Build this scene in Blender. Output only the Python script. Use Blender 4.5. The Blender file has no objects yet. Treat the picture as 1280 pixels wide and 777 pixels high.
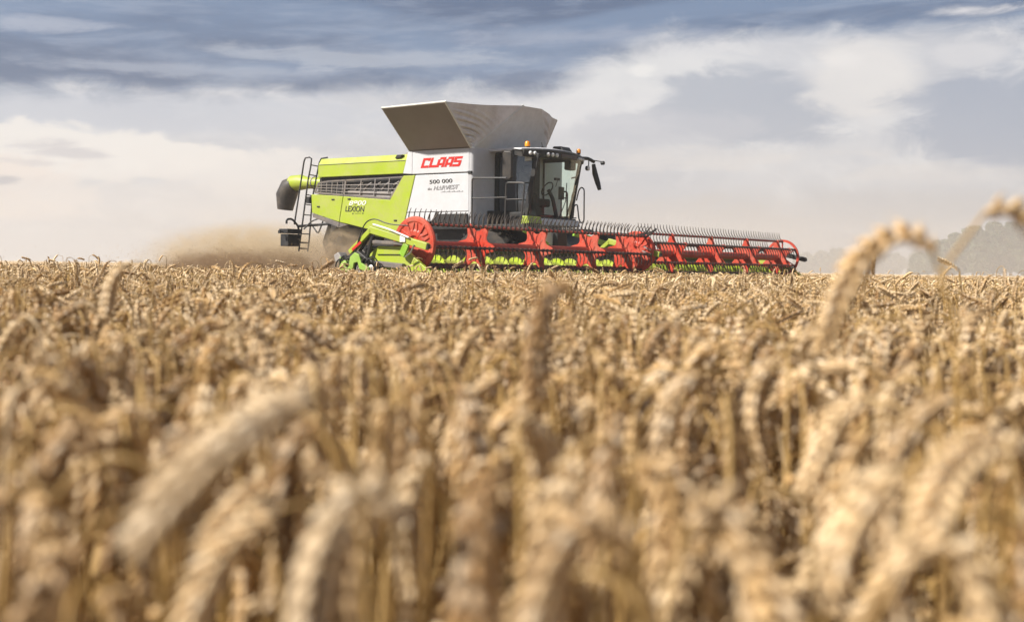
import bpy, bmesh, math, random
import numpy as np
from mathutils import Vector, Matrix

R = math.radians
random.seed(7)
rng = np.random.default_rng(7)
scene = bpy.context.scene
COL = scene.collection

# ------------------------------------------------------------------ camera
HC = 1.05
cam_d = bpy.data.cameras.new("camera")
cam = bpy.data.objects.new("camera", cam_d)
COL.objects.link(cam)
pitch, roll = R(1.9803), math.atan(0.0152)
fwd = Vector((0, math.cos(pitch), -math.sin(pitch)))
up0 = Vector((0, math.sin(pitch), math.cos(pitch)))
r0 = Vector((1, 0, 0))
right = r0 * math.cos(roll) + up0 * math.sin(roll)
upv = -r0 * math.sin(roll) + up0 * math.cos(roll)
rot = Matrix((right, upv, -fwd)).transposed()
cam.matrix_world = Matrix.Translation((0, 0, HC)) @ rot.to_4x4()
cam_d.sensor_width = 36.0
cam_d.lens = 36.0 * 1550 / 1280
cam_d.clip_start = 0.02
cam_d.clip_end = 6000
cam_d.dof.use_dof = True
cam_d.dof.focus_distance = 14.0
cam_d.dof.aperture_fstop = 5.0
cam_d.dof.aperture_blades = 0
scene.camera = cam

# ------------------------------------------------------------------ sun and exposure
SUN_EL, SUN_AZ = R(42), R(248)          # azimuth clockwise from +Y (the way the camera looks)
sd = bpy.data.lights.new("sun", 'SUN')
sd.energy = 5.0
sd.angle = R(1.5)
sd.color = (1.0, 0.945, 0.87)
sun = bpy.data.objects.new("sun", sd)
COL.objects.link(sun)
sv = Vector((math.sin(SUN_AZ) * math.cos(SUN_EL), math.cos(SUN_AZ) * math.cos(SUN_EL), math.sin(SUN_EL)))
sun.rotation_euler = sv.to_track_quat('Z', 'Y').to_euler()
sun.location = sv * 50
scene.view_settings.view_transform = 'Standard'
scene.view_settings.look = 'None'
scene.view_settings.exposure = 0.66
scene.view_settings.gamma = 1.0
scene.render.engine = 'CYCLES'
cy = scene.cycles
cy.max_bounces = 6; cy.diffuse_bounces = 3; cy.glossy_bounces = 3; cy.transmission_bounces = 4
cy.transparent_max_bounces = 12; cy.volume_bounces = 1
cy.volume_step_rate = 1.0; cy.volume_max_steps = 96
cy.use_denoising = True
cy.sample_clamp_indirect = 4.0


# ------------------------------------------------------------------ node helper
class NT:
    def __init__(s, tree):
        s.t = tree; s.n = tree.nodes; s.l = tree.links

    def new(s, typ, **kw):
        nd = s.n.new(typ)
        for k, v in kw.items():
            setattr(nd, k, v)
        return nd

    def put(s, sock, v):
        if isinstance(v, bpy.types.NodeSocket):
            s.l.new(v, sock)
        elif v is not None:
            sock.default_value = v

    def m(s, op, a=0.0, b=0.0, c=None, clamp=False):
        nd = s.new('ShaderNodeMath', operation=op); nd.use_clamp = clamp
        s.put(nd.inputs[0], a); s.put(nd.inputs[1], b)
        if c is not None: s.put(nd.inputs[2], c)
        return nd.outputs[0]

    def ss(s, x, lo, hi, a=0.0, b=1.0):
        nd = s.new('ShaderNodeMapRange', interpolation_type='SMOOTHSTEP')
        s.put(nd.inputs[0], x); s.put(nd.inputs[1], lo); s.put(nd.inputs[2], hi)
        s.put(nd.inputs[3], a); s.put(nd.inputs[4], b)
        return nd.outputs[0]

    def mix(s, f, a, b):
        nd = s.new('ShaderNodeMix', data_type='RGBA')
        s.put(nd.inputs[0], f)
        s.put(nd.inputs[6], a if isinstance(a, bpy.types.NodeSocket) else (*a, 1))
        s.put(nd.inputs[7], b if isinstance(b, bpy.types.NodeSocket) else (*b, 1))
        return nd.outputs[2]

    def noise(s, vec, scale, detail=4, rough=0.55, dist=0.0):
        nd = s.new('ShaderNodeTexNoise')
        if vec is not None: s.put(nd.inputs['Vector'], vec)
        nd.inputs['Scale'].default_value = scale
        nd.inputs['Detail'].default_value = detail
        nd.inputs['Roughness'].default_value = rough
        nd.inputs['Distortion'].default_value = dist
        return nd.outputs[0]

    def xyz(s, x, y, z):
        nd = s.new('ShaderNodeCombineXYZ')
        s.put(nd.inputs[0], x); s.put(nd.inputs[1], y); s.put(nd.inputs[2], z)
        return nd.outputs[0]


# ------------------------------------------------------------------ world: Nishita sky under a broken cloud deck
world = bpy.data.worlds.new("World")
scene.world = world
world.use_nodes = True
nt = NT(world.node_tree)
nt.n.clear()
out = nt.new('ShaderNodeOutputWorld')
sky = nt.new('ShaderNodeTexSky')
sky.sky_type = 'NISHITA'; sky.sun_disc = False
sky.sun_elevation = SUN_EL; sky.sun_rotation = SUN_AZ
sky.air_density = 1.0; sky.dust_density = 2.0
bg_sky = nt.new('ShaderNodeBackground'); bg_sky.inputs[1].default_value = 0.10
nt.l.new(sky.outputs[0], bg_sky.inputs[0])
geo = nt.new('ShaderNodeTexCoord')
sep = nt.new('ShaderNodeSeparateXYZ')
nt.l.new(geo.outputs['Generated'], sep.inputs[0])
dx, dy, dz = sep.outputs
hyp = nt.m('SQRT', nt.m('ADD', nt.m('MULTIPLY', dx, dx), nt.m('MULTIPLY', dy, dy)))
el = nt.m('DIVIDE', dz, nt.m('MAXIMUM', hyp, 0.02))          # tangent of elevation
az = nt.m('ARCTAN2', dx, dy)                                  # 0 ahead, + right
# cloud-plane coordinates flatten the shapes toward the horizon
den = nt.m('ADD', nt.m('MAXIMUM', dz, 0.0), 0.10)
cx_ = nt.m('DIVIDE', dx, den); cy_ = nt.m('DIVIDE', dy, den)
pl = nt.xyz(cx_, cy_, 0.0)


def azel(sa, se, seed, detail=5, rough=0.55, dist=0.0, tilt=0.0):
    e_ = nt.m('ADD', el, nt.m('MULTIPLY', az, tilt)) if tilt else el
    return nt.noise(nt.xyz(nt.m('MULTIPLY', az, sa), nt.m('MULTIPLY', e_, se), seed), 1.0, detail, rough, dist)


str_n = azel(4.5, 26.0, 3.1, 6, 0.55, 0.3, -0.05)      # long streaks
str_f = azel(10.0, 60.0, 7.7, 6, 0.60, 0.4, -0.05)     # thin streaks
big = azel(7.0, 15.0, 1.3, 7, 0.58, 0.5)               # billows
fine = azel(20.0, 40.0, 5.2, 7, 0.62, 0.5)
puff = azel(15.0, 34.0, 9.4, 8, 0.62, 0.8)


def blob(ax_, ey, sx, sy, nz=0.9, soft=.60):
    u = nt.m('DIVIDE', nt.m('SUBTRACT', az, ax_), sx)
    v = nt.m('DIVIDE', nt.m('SUBTRACT', el, ey), sy)
    d = nt.m('SQRT', nt.m('ADD', nt.m('MULTIPLY', u, u), nt.m('MULTIPLY', v, v)))
    d = nt.m('ADD', d, nt.m('MULTIPLY', nt.m('SUBTRACT', fine, 0.5), nz * 2.2))
    d = nt.m('ADD', d, nt.m('MULTIPLY', nt.m('SUBTRACT', big, 0.5), nz * 1.6))
    if sy < 0.0105: d = nt.m('ADD', d, nt.m('MULTIPLY', nt.m('SUBTRACT', str_f, 0.5), 3.6)); soft = max(soft, 1.0)
    return nt.ss(d, 1.15, 1.15 - soft)


def layer(base, f, col):
    return nt.mix(f, base, col)


def mul(*a):
    r_ = a[0]
    for b_ in a[1:]: r_ = nt.m('MULTIPLY', r_, b_)
    return r_


# lower clouds: pale veil, warm haze right on the horizon
low = nt.mix(nt.ss(el, 0.0, 0.085), (0.55, 0.535, 0.54), (0.66, 0.67, 0.71))
low = nt.mix(nt.ss(el, 0.06, 0.15), low, (0.72, 0.73, 0.77))
low = layer(low, mul(nt.ss(big, 0.42, 0.62), 0.55), (0.47, 0.50, 0.58))
low = layer(low, mul(nt.ss(fine, 0.50, 0.66), 0.40), (0.88, 0.87, 0.87))
# pale lilac shelf under the dark deck on the left, then bright cumulus below it
low = layer(low, mul(blob(-0.28, 0.115, 0.26, 0.020, 0.6), 0.75), (0.56, 0.60, 0.69))
low = layer(low, mul(blob(0.06, 0.128, 0.10, 0.020, 0.8), 0.6), (0.86, 0.85, 0.86))
for a_, e_, sx, sy, c, f, sf in [
    (-0.33, 0.079, 0.13, 0.022, (0.97, 0.92, 0.87), 0.90, .42),
    (-0.20, 0.070, 0.10, 0.020, (0.93, 0.88, 0.84), 0.75, .40),
    (-0.38, 0.052, 0.06, 0.026, (0.93, 0.80, 0.72), 0.75, .45),
    (-0.26, 0.052, 0.16, 0.022, (0.82, 0.78, 0.76), 0.60, .6),
    (-0.345, 0.083, 0.034, 0.0055, (0.58, 0.56, 0.60), 0.75, .5),
    (-0.37, 0.073, 0.022, 0.004, (0.60, 0.57, 0.60), 0.6, .5),
    (-0.388, 0.060, 0.012, 0.004, (0.40, 0.41, 0.47), 0.85, .5),
    (-0.36, 0.018, 0.10, 0.018, (0.60, 0.61, 0.66), 0.6, .7),
    (-0.15, 0.030, 0.10, 0.020, (0.66, 0.62, 0.60), 0.5, .7),
]:
    low = layer(low, mul(blob(a_, e_, sx, sy, 0.8, sf), f), c)
# right half: cumulus towers with grey-blue flanks
for a_, e_, sx, sy, c, f, sf in [
    (0.115, 0.155, 0.085, 0.020, (0.82, 0.82, 0.83), 0.7, .6),
    (0.10, 0.158, 0.012, 0.008, (1.0, 0.98, 0.95), 0.6, .8),
    (0.19, 0.128, 0.085, 0.032, (0.40, 0.45, 0.55), 0.85, .50),
    (0.115, 0.112, 0.075, 0.016, (0.55, 0.57, 0.64), 0.7, .45),
    (0.275, 0.150, 0.052, 0.036, (0.88, 0.85, 0.83), 0.80, .60),
    (0.255, 0.165, 0.018, 0.010, (0.95, 0.92, 0.90), 0.5, .8),
    (0.37, 0.120, 0.075, 0.045, (0.34, 0.40, 0.52), 0.85, .60),
    (0.345, 0.165, 0.03, 0.012, (0.80, 0.79, 0.81), 0.6, .5),
    (0.15, 0.087, 0.12, 0.010, (0.80, 0.76, 0.74), 0.6, .9),
    (0.31, 0.078, 0.11, 0.009, (0.80, 0.76, 0.74), 0.5, .6),
    (0.28, 0.050, 0.16, 0.016, (0.52, 0.52, 0.55), 0.6, .7),
    (0.12, 0.040, 0.10, 0.020, (0.58, 0.545, 0.53), 0.5, .7),
]:
    low = layer(low, mul(blob(a_, e_, sx, sy, 0.7, sf), f), c)
# upper deck: slate blue, ragged lower edge climbing to the right
edge = nt.m('ADD', 0.128, nt.m('MULTIPLY', nt.ss(az, 0.00, 0.13), 0.043))
edge = nt.m('ADD', edge, nt.m('MULTIPLY', nt.ss(az, -0.42, -0.02), 0.012))
edge = nt.m('ADD', edge, mul(nt.m('SUBTRACT', str_n, 0.5), 0.030))
edge = nt.m('ADD', edge, mul(nt.m('SUBTRACT', fine, 0.5), 0.034))
deck = nt.ss(nt.m('SUBTRACT', el, edge), -0.010, 0.014)
dcol = nt.mix(nt.ss(str_n, 0.38, 0.66), (0.050, 0.118, 0.255), (0.145, 0.245, 0.42))
dcol = layer(dcol, mul(nt.ss(str_f, 0.46, 0.70), 0.50), (0.33, 0.41, 0.56))
for a_, e_, sx, sy, c, f in [
    (-0.10, 0.166, 0.15, 0.009, (0.50, 0.55, 0.65), 0.6),
    (-0.26, 0.150, 0.12, 0.007, (0.45, 0.51, 0.63), 0.55),
    (-0.38, 0.178, 0.06, 0.007, (0.46, 0.51, 0.63), 0.7),
    (0.03, 0.185, 0.10, 0.010, (0.38, 0.44, 0.58), 0.6),
    (0.352, 0.200, 0.040, 0.006, (0.80, 0.79, 0.82), 0.95),
    (0.02, 0.155, 0.06, 0.006, (0.12, 0.19, 0.33), 0.7),
    (0.38, 0.190, 0.05, 0.006, (0.16, 0.24, 0.38), 0.6),
]:
    dcol = layer(dcol, mul(blob(a_, e_, sx, sy, 0.7, .5), f), c)
cl = nt.mix(deck, low, dcol)
# unseen overhead deck: patchy, kept dark to lower the sky fill
over = nt.mix(nt.ss(nt.noise(pl, 0.9, 5, 0.55, 0.3), 0.42, 0.60), (0.28, 0.30, 0.34), (0.12, 0.15, 0.21))
cl = nt.mix(nt.ss(el, 0.26, 0.50), cl, over)
# unseen sky behind the camera, darkened to cut the frontal fill
cl = nt.mix(mul(nt.ss(dy, 0.15, -0.35), 0.8), cl, (0.17, 0.20, 0.26))
cl = nt.mix(nt.ss(el, 0.0, -0.04), cl, (0.30, 0.25, 0.18))
bg_cl = nt.new('ShaderNodeBackground'); bg_cl.inputs[1].default_value = 0.60
nt.l.new(cl, bg_cl.inputs[0])
mixs = nt.new('ShaderNodeMixShader')
cover = nt.m('SUBTRACT', 0.97, nt.m('MULTIPLY', nt.ss(el, 0.4, 0.9), nt.ss(nt.noise(pl, 0.6, 4, 0.5), 0.55, 0.62)))
nt.l.new(cover, mixs.inputs[0]); nt.l.new(bg_sky.outputs[0], mixs.inputs[1]); nt.l.new(bg_cl.outputs[0], mixs.inputs[2])
nt.l.new(mixs.outputs[0], out.inputs[0])


# ------------------------------------------------------------------ materials
def mat(name, col, rough=0.5, metal=0.0, dust=0.0, dustcol=(0.42, 0.33, 0.22), var=0.0, vscale=6.0, bump=0.0, bscale=40.0, spec=0.5, coat=0.0):
    mt = bpy.data.materials.new(name); mt.use_nodes = True
    t = NT(mt.node_tree); b = t.n['Principled BSDF']
    tc = t.new('ShaderNodeTexCoord').outputs['Object']
    c = None
    if var > 0:
        n1 = t.noise(tc, vscale, 5, 0.6)
        c = t.mix(t.ss(n1, 0.3, 0.7), tuple(x * (1 - var) for x in col), tuple(min(1, x * (1 + var)) for x in col))
    if dust > 0:
        n2 = t.noise(tc, 2.3, 6, 0.65, 0.2)
        n3 = t.noise(tc, 19.0, 4, 0.6)
        f = t.m('MULTIPLY', t.ss(t.m('ADD', n2, t.m('MULTIPLY', n3, 0.35)), 0.5, 0.95), dust, clamp=True)
        c = t.mix(f, c if c is not None else col, dustcol)
        t.put(b.inputs['Roughness'], t.m('ADD', rough, t.m('MULTIPLY', f, 0.5), clamp=True))
    else:
        b.inputs['Roughness'].default_value = rough
    if c is None: b.inputs['Base Color'].default_value = (*col, 1)
    else: t.put(b.inputs['Base Color'], c)
    b.inputs['Metallic'].default_value = metal
    b.inputs['Specular IOR Level'].default_value = spec
    b.inputs['Coat Weight'].default_value = coat
    if bump > 0:
        bp = t.new('ShaderNodeBump'); bp.inputs['Strength'].default_value = bump; bp.inputs['Distance'].default_value = 0.01
        t.put(bp.inputs['Height'], t.noise(tc, bscale, 4, 0.6)); t.l.new(bp.outputs[0], b.inputs['Normal'])
    return mt


M = dict(
    green=mat("lime_green_paint", (0.36, 0.46, 0.022), 0.38, dust=0.35, var=0.05, vscale=1.5),
    green2=mat("leaf_green_paint", (0.24, 0.46, 0.025), 0.42, dust=0.35, var=0.12, vscale=4),
    white=mat("white_paint", (0.58, 0.585, 0.60), 0.38, dust=0.20, dustcol=(0.50, 0.44, 0.38), var=0.03),
    grey=mat("grey_plastic", (0.115, 0.105, 0.105), 0.6, dust=0.4, var=0.1),
    greyl=mat("light_grey_steel", (0.30, 0.28, 0.27), 0.5, dust=0.4, var=0.1),
    black=mat("black_plastic", (0.010, 0.011, 0.013), 0.55, dust=0.07, var=0.2),
    rail=mat("dark_rail_paint", (0.022, 0.023, 0.026), 0.5, dust=0.12),
    rubber=mat("tyre_rubber", (0.014, 0.013, 0.013), 0.85, dust=0.15, var=0.2),
    red=mat("red_orange_paint", (0.52, 0.034, 0.010), 0.45, dust=0.30, var=0.14, vscale=3),
    redd=mat("worn_red_paint", (0.50, 0.035, 0.014), 0.5, dust=0.40, var=0.15, vscale=5),
    spout=mat('dark_rubber_spout', (0.035, 0.033, 0.034), 0.45, dust=0.25),
    maroon=mat('dark_maroon_paint', (0.13, 0.018, 0.02), 0.5, dust=0.25, var=0.15),
    tine=mat("tine_plastic", (0.022, 0.02, 0.022), 0.45, dust=0.3),
    alu=mat("aluminium_flap", (0.27, 0.235, 0.185), 0.5, dust=0.3, var=0.05, vscale=2, dustcol=(0.3, 0.25, 0.19)),
    alul=mat("pale_metal_flap", (0.74, 0.745, 0.72), 0.5, dust=0.15, var=0.04),
    tarp=mat("tarpaulin", (0.80, 0.785, 0.78), 0.75, dust=0.3, var=0.08, vscale=3, bump=0.2, bscale=30),
    steel=mat("bright_steel", (0.55, 0.55, 0.55), 0.35, metal=0.9, dust=0.3),
    redtxt=mat("red_lettering_paint", (0.55, 0.022, 0.014), 0.4),
    dktxt=mat("dark_lettering", (0.035, 0.035, 0.03), 0.5),
    whtxt=mat("white_lettering", (0.78, 0.78, 0.70), 0.5),
    grtxt=mat("grey_lettering", (0.28, 0.28, 0.28), 0.5),
    orange=mat("amber_lens", (0.95, 0.32, 0.02), 0.25, var=0.05),
    lampglass=mat("lamp_lens", (0.80, 0.80, 0.78), 0.15, var=0.05),
    seat=mat("seat_fabric", (0.03, 0.028, 0.027), 0.85, var=0.25, vscale=9),
    mirror=mat("mirror_back", (0.020, 0.018, 0.017), 0.4, dust=0.12),
    brown=mat("brown_visor_plastic", (0.085, 0.05, 0.045), 0.4, dust=0.2),
)


def glass_mat(name, tint, refl=1.0):
    mt = bpy.data.materials.new(name); mt.use_nodes = True
    t = NT(mt.node_tree); t.n.clear()
    o = t.new('ShaderNodeOutputMaterial')
    tr = t.new('ShaderNodeBsdfTransparent'); tr.inputs[0].default_value = (*tint, 1)
    gl = t.new('ShaderNodeBsdfGlossy'); gl.inputs['Roughness'].default_value = 0.03
    gl.inputs[0].default_value = (0.85, 0.92, 1.0, 1)
    lw = t.new('ShaderNodeLayerWeight'); lw.inputs[0].default_value = .5
    fr = t.m('ADD', .045, t.m('MULTIPLY', .9, t.m('POWER', lw.outputs['Facing'], 4.0)))
    tc = t.new('ShaderNodeTexCoord').outputs['Object']
    f = t.m('MULTIPLY', fr, refl, clamp=True)
    mx = t.new('ShaderNodeMixShader'); t.put(mx.inputs[0], f)
    t.l.new(tr.outputs[0], mx.inputs[1]); t.l.new(gl.outputs[0], mx.inputs[2])
    df = t.new('ShaderNodeBsdfDiffuse'); df.inputs[0].default_value = (0.45, 0.38, 0.30, 1)
    mx2 = t.new('ShaderNodeMixShader')
    t.put(mx2.inputs[0], t.m('MULTIPLY', t.ss(t.noise(tc, 3.0, 5, 0.6), 0.45, 0.8), 0.05))
    t.l.new(mx.outputs[0], mx2.inputs[1]); t.l.new(df.outputs[0], mx2.inputs[2])
    t.l.new(mx2.outputs[0], o.inputs[0])
    return mt


M['glass_front'] = glass_mat("green_tinted_glass", (0.90, 1.0, 0.93), 0.7)
M['glass_far'] = glass_mat("green_tinted_side_glass", (0.92, 0.99, 0.94), 0.6)
M['glass_side'] = glass_mat("dark_tinted_glass", (0.42, 0.48, 0.52), 3.2)


def straw_mat(name, ca, cb, cc, attr=True, trans=0.10):
    mt = bpy.data.materials.new(name); mt.use_nodes = True
    t = NT(mt.node_tree); t.n.clear()
    o = t.new('ShaderNodeOutputMaterial')
    if attr:
        a = t.new('ShaderNodeAttribute'); a.attribute_name = 'tint'; r = a.outputs['Fac']
    else:
        r = t.new('ShaderNodeObjectInfo').outputs['Random']
    tc = t.new('ShaderNodeTexCoord').outputs['Object']
    isl = t.new('ShaderNodeNewGeometry').outputs['Random Per Island']
    c = t.mix(t.ss(r, 0.0, 0.6), ca, cb)
    c = t.mix(t.ss(r, 0.55, 0.95), c, cc)
    c = t.mix(t.m('MULTIPLY', t.ss(isl, 0.55, 1.0), 0.45), c, (0.95, 0.82, 0.62))
    c = t.mix(t.m('MULTIPLY', t.ss(isl, 0.35, 0.0), 0.40), c, tuple(x * 0.45 for x in cc))
    c = t.mix(t.m('MULTIPLY', t.ss(t.noise(tc, 160.0, 3, 0.6), 0.45, 0.75), 0.3), c, tuple(x * 0.6 for x in ca))
    d = t.new('ShaderNodeBsdfPrincipled'); t.put(d.inputs['Base Color'], c)
    d.inputs['Roughness'].default_value = 0.55; d.inputs['Specular IOR Level'].default_value = 0.35
    tr = t.new('ShaderNodeBsdfTranslucent'); t.put(tr.inputs[0], c)
    mx = t.new('ShaderNodeMixShader'); mx.inputs[0].default_value = trans
    t.l.new(d.outputs[0], mx.inputs[1]); t.l.new(tr.outputs[0], mx.inputs[2])
    t.l.new(mx.outputs[0], o.inputs[0])
    return mt


EAR_C = ((0.64, 0.41, 0.175), (0.84, 0.63, 0.37), (0.38, 0.22, 0.09))
STEM_C = ((0.46, 0.28, 0.085), (0.60, 0.40, 0.16), (0.28, 0.16, 0.05))
M['ear_mass'] = straw_mat("wheat_ear_husk_field", *EAR_C, attr=True)
M['stem_mass'] = straw_mat("wheat_straw_field", *STEM_C, attr=True, trans=0.15)
M['ear'] = straw_mat("wheat_ear_husk", *EAR_C, attr=False)
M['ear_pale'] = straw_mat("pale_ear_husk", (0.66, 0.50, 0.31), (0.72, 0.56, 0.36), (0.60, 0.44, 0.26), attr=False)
M['stem'] = straw_mat("wheat_straw", *STEM_C, attr=False, trans=0.15)


# ------------------------------------------------------------------ object helpers
class MB:
    def __init__(s): s.v = []; s.f = []

    def add(s, vs, fs):
        o = len(s.v); s.v += [tuple(p) for p in vs]; s.f += [tuple(i + o for i in f) for f in fs]; return s

    def box(s, a, b):
        (x0, y0, z0), (x1, y1, z1) = a, b
        return s.add([(x0, y0, z0), (x1, y0, z0), (x1, y1, z0), (x0, y1, z0), (x0, y0, z1), (x1, y0, z1), (x1, y1, z1), (x0, y1, z1)],
                     [(0, 3, 2, 1), (4, 5, 6, 7), (0, 1, 5, 4), (1, 2, 6, 5), (2, 3, 7, 6), (3, 0, 4, 7)])

    def obox(s, p, q, w, h, up=(0, 0, 1)):
        p, q = Vector(p), Vector(q); d = (q - p).normalized(); u = Vector(up)
        sd_ = d.cross(u).normalized(); u = sd_.cross(d).normalized()
        vs = [c + sd_ * (i * w / 2) + u * (j * h / 2) for c in (p, q) for i, j in ((-1, -1), (1, -1), (1, 1), (-1, 1))]
        return s.add(vs, [(0, 1, 2, 3), (7, 6, 5, 4), (0, 4, 5, 1), (1, 5, 6, 2), (2, 6, 7, 3), (3, 7, 4, 0)])

    def prism(s, pts, axis, a, b):
        n = len(pts)
        def mk(p, t):
            return {0: (t, p[0], p[1]), 1: (p[0], t, p[1]), 2: (p[0], p[1], t)}[axis]
        vs = [mk(p, a) for p in pts] + [mk(p, b) for p in pts]
        fs = [tuple(range(n)), tuple(range(2 * n - 1, n - 1, -1))] + [(i, i + n, (i + 1) % n + n, (i + 1) % n) for i in range(n)]
        return s.add(vs, fs)

    def tube(s, pts, r, n=8, caps=True):
        pts = [Vector(p) for p in pts]; rs = r if isinstance(r, (list, tuple)) else [r] * len(pts)
        vs = []; fs = []; prev = None
        for i, p in enumerate(pts):
            d = (pts[min(i + 1, len(pts) - 1)] - pts[max(i - 1, 0)]).normalized()
            if prev is None:
                a = d.cross(Vector((0, 0, 1)))
                if a.length < 1e-3: a = d.cross(Vector((0, 1, 0)))
                a.normalize()
            else:
                a = (prev - d * prev.dot(d)).normalized()
            prev = a; b = d.cross(a)
            for k in range(n):
                t = 2 * math.pi * k / n
                vs.append(p + (a * math.cos(t) + b * math.sin(t)) * rs[i])
        for i in range(len(pts) - 1):
            for k in range(n):
                fs.append((i * n + k, i * n + (k + 1) % n, (i + 1) * n + (k + 1) % n, (i + 1) * n + k))
        if caps:
            fs.append(tuple(range(n - 1, -1, -1))); fs.append(tuple((len(pts) - 1) * n + k for k in range(n)))
        return s.add(vs, fs)

    def lathe(s, c, axis, prof, n=32):
        """prof: list of (t along axis, radius)"""
        c = Vector(c); ax = Vector(axis).normalized()
        a = ax.cross(Vector((0, 0, 1)))
        if a.length < 1e-3: a = ax.cross(Vector((0, 1, 0)))
        a.normalize(); b = ax.cross(a); vs = []; fs = []
        for t, r in prof:
            for k in range(n):
                u = 2 * math.pi * k / n
                vs.append(c + ax * t + (a * math.cos(u) + b * math.sin(u)) * max(r, 1e-4))
        for i in range(len(prof) - 1):
            for k in range(n):
                fs.append((i * n + k, i * n + (k + 1) % n, (i + 1) * n + (k + 1) % n, (i + 1) * n + k))
        return s.add(vs, fs)

    def build(s, name, m, parent=None, bevel=0.0, smooth=False, solid=0.0):
        me = bpy.data.meshes.new(name)
        me.from_pydata(s.v, [], s.f); me.validate()
        bm = bmesh.new(); bm.from_mesh(me); bmesh.ops.recalc_face_normals(bm, faces=bm.faces); bm.to_mesh(me); bm.free()
        me.materials.append(m)
        o = bpy.data.objects.new(name, me); COL.objects.link(o)
        if parent is not None: o.parent = parent
        if smooth:
            me.shade_smooth()
            if hasattr(me, 'set_sharp_from_angle'): me.set_sharp_from_angle(angle=R(40))
        if solid > 0:
            md = o.modifiers.new('solid', 'SOLIDIFY'); md.thickness = solid
        if bevel > 0:
            md = o.modifiers.new('bevel', 'BEVEL'); md.width = bevel; md.segments = 2; md.limit_method = 'ANGLE'; md.angle_limit = R(35)
        return o


def tag(o, label, cat=None, group=None, kind=None):
    if label: o['label'] = label
    if cat: o['category'] = cat
    if group: o['group'] = group
    if kind: o['kind'] = kind
    return o


def rounded(pts, r, closed=False, n=4):
    """polyline with rounded corners"""
    pts = [Vector(p) for p in pts]; outp = [pts[0]]
    for i in range(1, len(pts) - 1):
        a, b, c = pts[i - 1], pts[i], pts[i + 1]
        ra = min(r, (a - b).length * .45); rc = min(r, (c - b).length * .45)
        p, q = b + (a - b).normalized() * ra, b + (c - b).normalized() * rc
        for k in range(n + 1):
            t = k / n; outp.append(p * (1 - t) ** 2 + b * 2 * t * (1 - t) + q * t * t)
    outp.append(pts[-1]); return outp


# ================================================================== COMBINE HARVESTER
FX, FY = 0.797, -0.603
comb = bpy.data.objects.new("combine_harvester", None); COL.objects.link(comb)
comb.location = (2.98, 29.6, 0); comb.rotation_euler = (0, 0, math.atan2(FY, FX))
tag(comb, "lime green and white combine harvester with a wide red reel cutting the wheat", "combine harvester")
P = comb
YS = -1.90                                   # plane of the side panels that face the photograph

# inner hull and chassis
MB().box((-8.95, -1.80, 2.45), (-3.75, 1.80, 3.40)).box((-8.9, -1.55, 3.40), (-3.8, 1.75, 3.62)).build('inner_hull', M['black'], P)
mb = MB().prism([(-8.9, 2.45), (-8.75, 2.0), (-7.9, 1.75), (-6.6, 1.35), (-3.3, 1.15), (-3.3, 2.45)], 1, -1.35, 1.35)
mb.box((-8.7, -1.5, 2.2), (-3.75, 1.5, 2.45))
mb.build('chassis', M['black'], P, bevel=.02)
# straw hood and chopper under the tail
MB().prism([(-9.2, 2.3), (-9.45, 1.7), (-9.3, 1.25), (-8.3, 1.1), (-7.9, 1.9), (-8.2, 2.4)], 1, -1.2, 1.2).build('straw_chopper', M['black'], P, bevel=.03)
# hood (upper green)
mb = MB()
sec = [(-1.90, 3.405), (-1.90, 3.74), (-1.80, 3.90), (-1.60, 3.925), (1.60, 3.925), (1.80, 3.90), (1.90, 3.74), (1.90, 3.405)]
ends = [(-8.90, 0.0), (-5.86, 1.0)]
vs = []
for y, z in sec: vs.append((-8.92 + 0.05 * (z - 3.4), y, z))
for y, z in sec: vs.append((-5.84 + 0.30 * (z - 3.4), y, z))
n = len(sec)
mb.add(vs, [tuple(range(n - 1, -1, -1)), tuple(range(n, 2 * n))] + [(i, (i + 1) % n, (i + 1) % n + n, i + n) for i in range(n)])
hood = mb.build('engine_hood', M['green'], P, bevel=.012)
MB().prism([(-6.12, 3.80), (-6.05, 3.885), (-5.86, 3.885), (-5.93, 3.80)], 1, -1.915, -1.80).build('hood_vent', M['black'], hood, bevel=.01)
# lower side panels
zt = lambda x: 2.975 + (x + 9.13) * (2.745 - 2.975) / (6.25 * -1 + 9.13)      # lower edge of the grille
mb = MB().prism([(-9.13, 2.955), (-7.94, 2.875), (-8.075, 2.20), (-9.10, 2.455)], 1, YS - .03, YS + .03)
sp1 = mb.build('rear_side_panel', M['green'], P, bevel=.012)
mb = MB().prism([(-7.92, 2.872), (-6.25, 2.745), (-5.80, 3.345), (-5.41, 3.345), (-5.83, 1.90), (-7.0, 2.00), (-7.73, 2.14), (-8.055, 2.195)], 1, YS - .03, YS + .03)
sp2 = mb.build('side_panel', M['green'], P, bevel=.012)
MB().prism([(-9.10, 2.440), (-8.077, 2.185), (-8.095, 2.05), (-9.08, 2.34)], 1, YS - .02, YS + .04).build('skirt', M['grey'], sp1, bevel=.008)
MB().prism([(-8.060, 2.180), (-7.76, 2.125), (-8.08, 2.05)], 1, YS - .02, YS + .04).build('skirt', M['grey'], sp2, bevel=.004)
for x_, z_ in ((-8.35, 2.78), (-7.75, 2.78), (-6.1, 2.2), (-8.9, 2.6)):
    MB().box((x_, YS - .05, z_), (x_ + .10, YS - .028, z_ + .035)).build('latch', M['black'], sp2 if x_ > -7.9 else sp1, bevel=.006)
MB().tube([(-8.88, YS - .006, 3.735), (-5.76, YS - .006, 3.735)], .008, 6).build('seam', M['grey'], hood)
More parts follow.
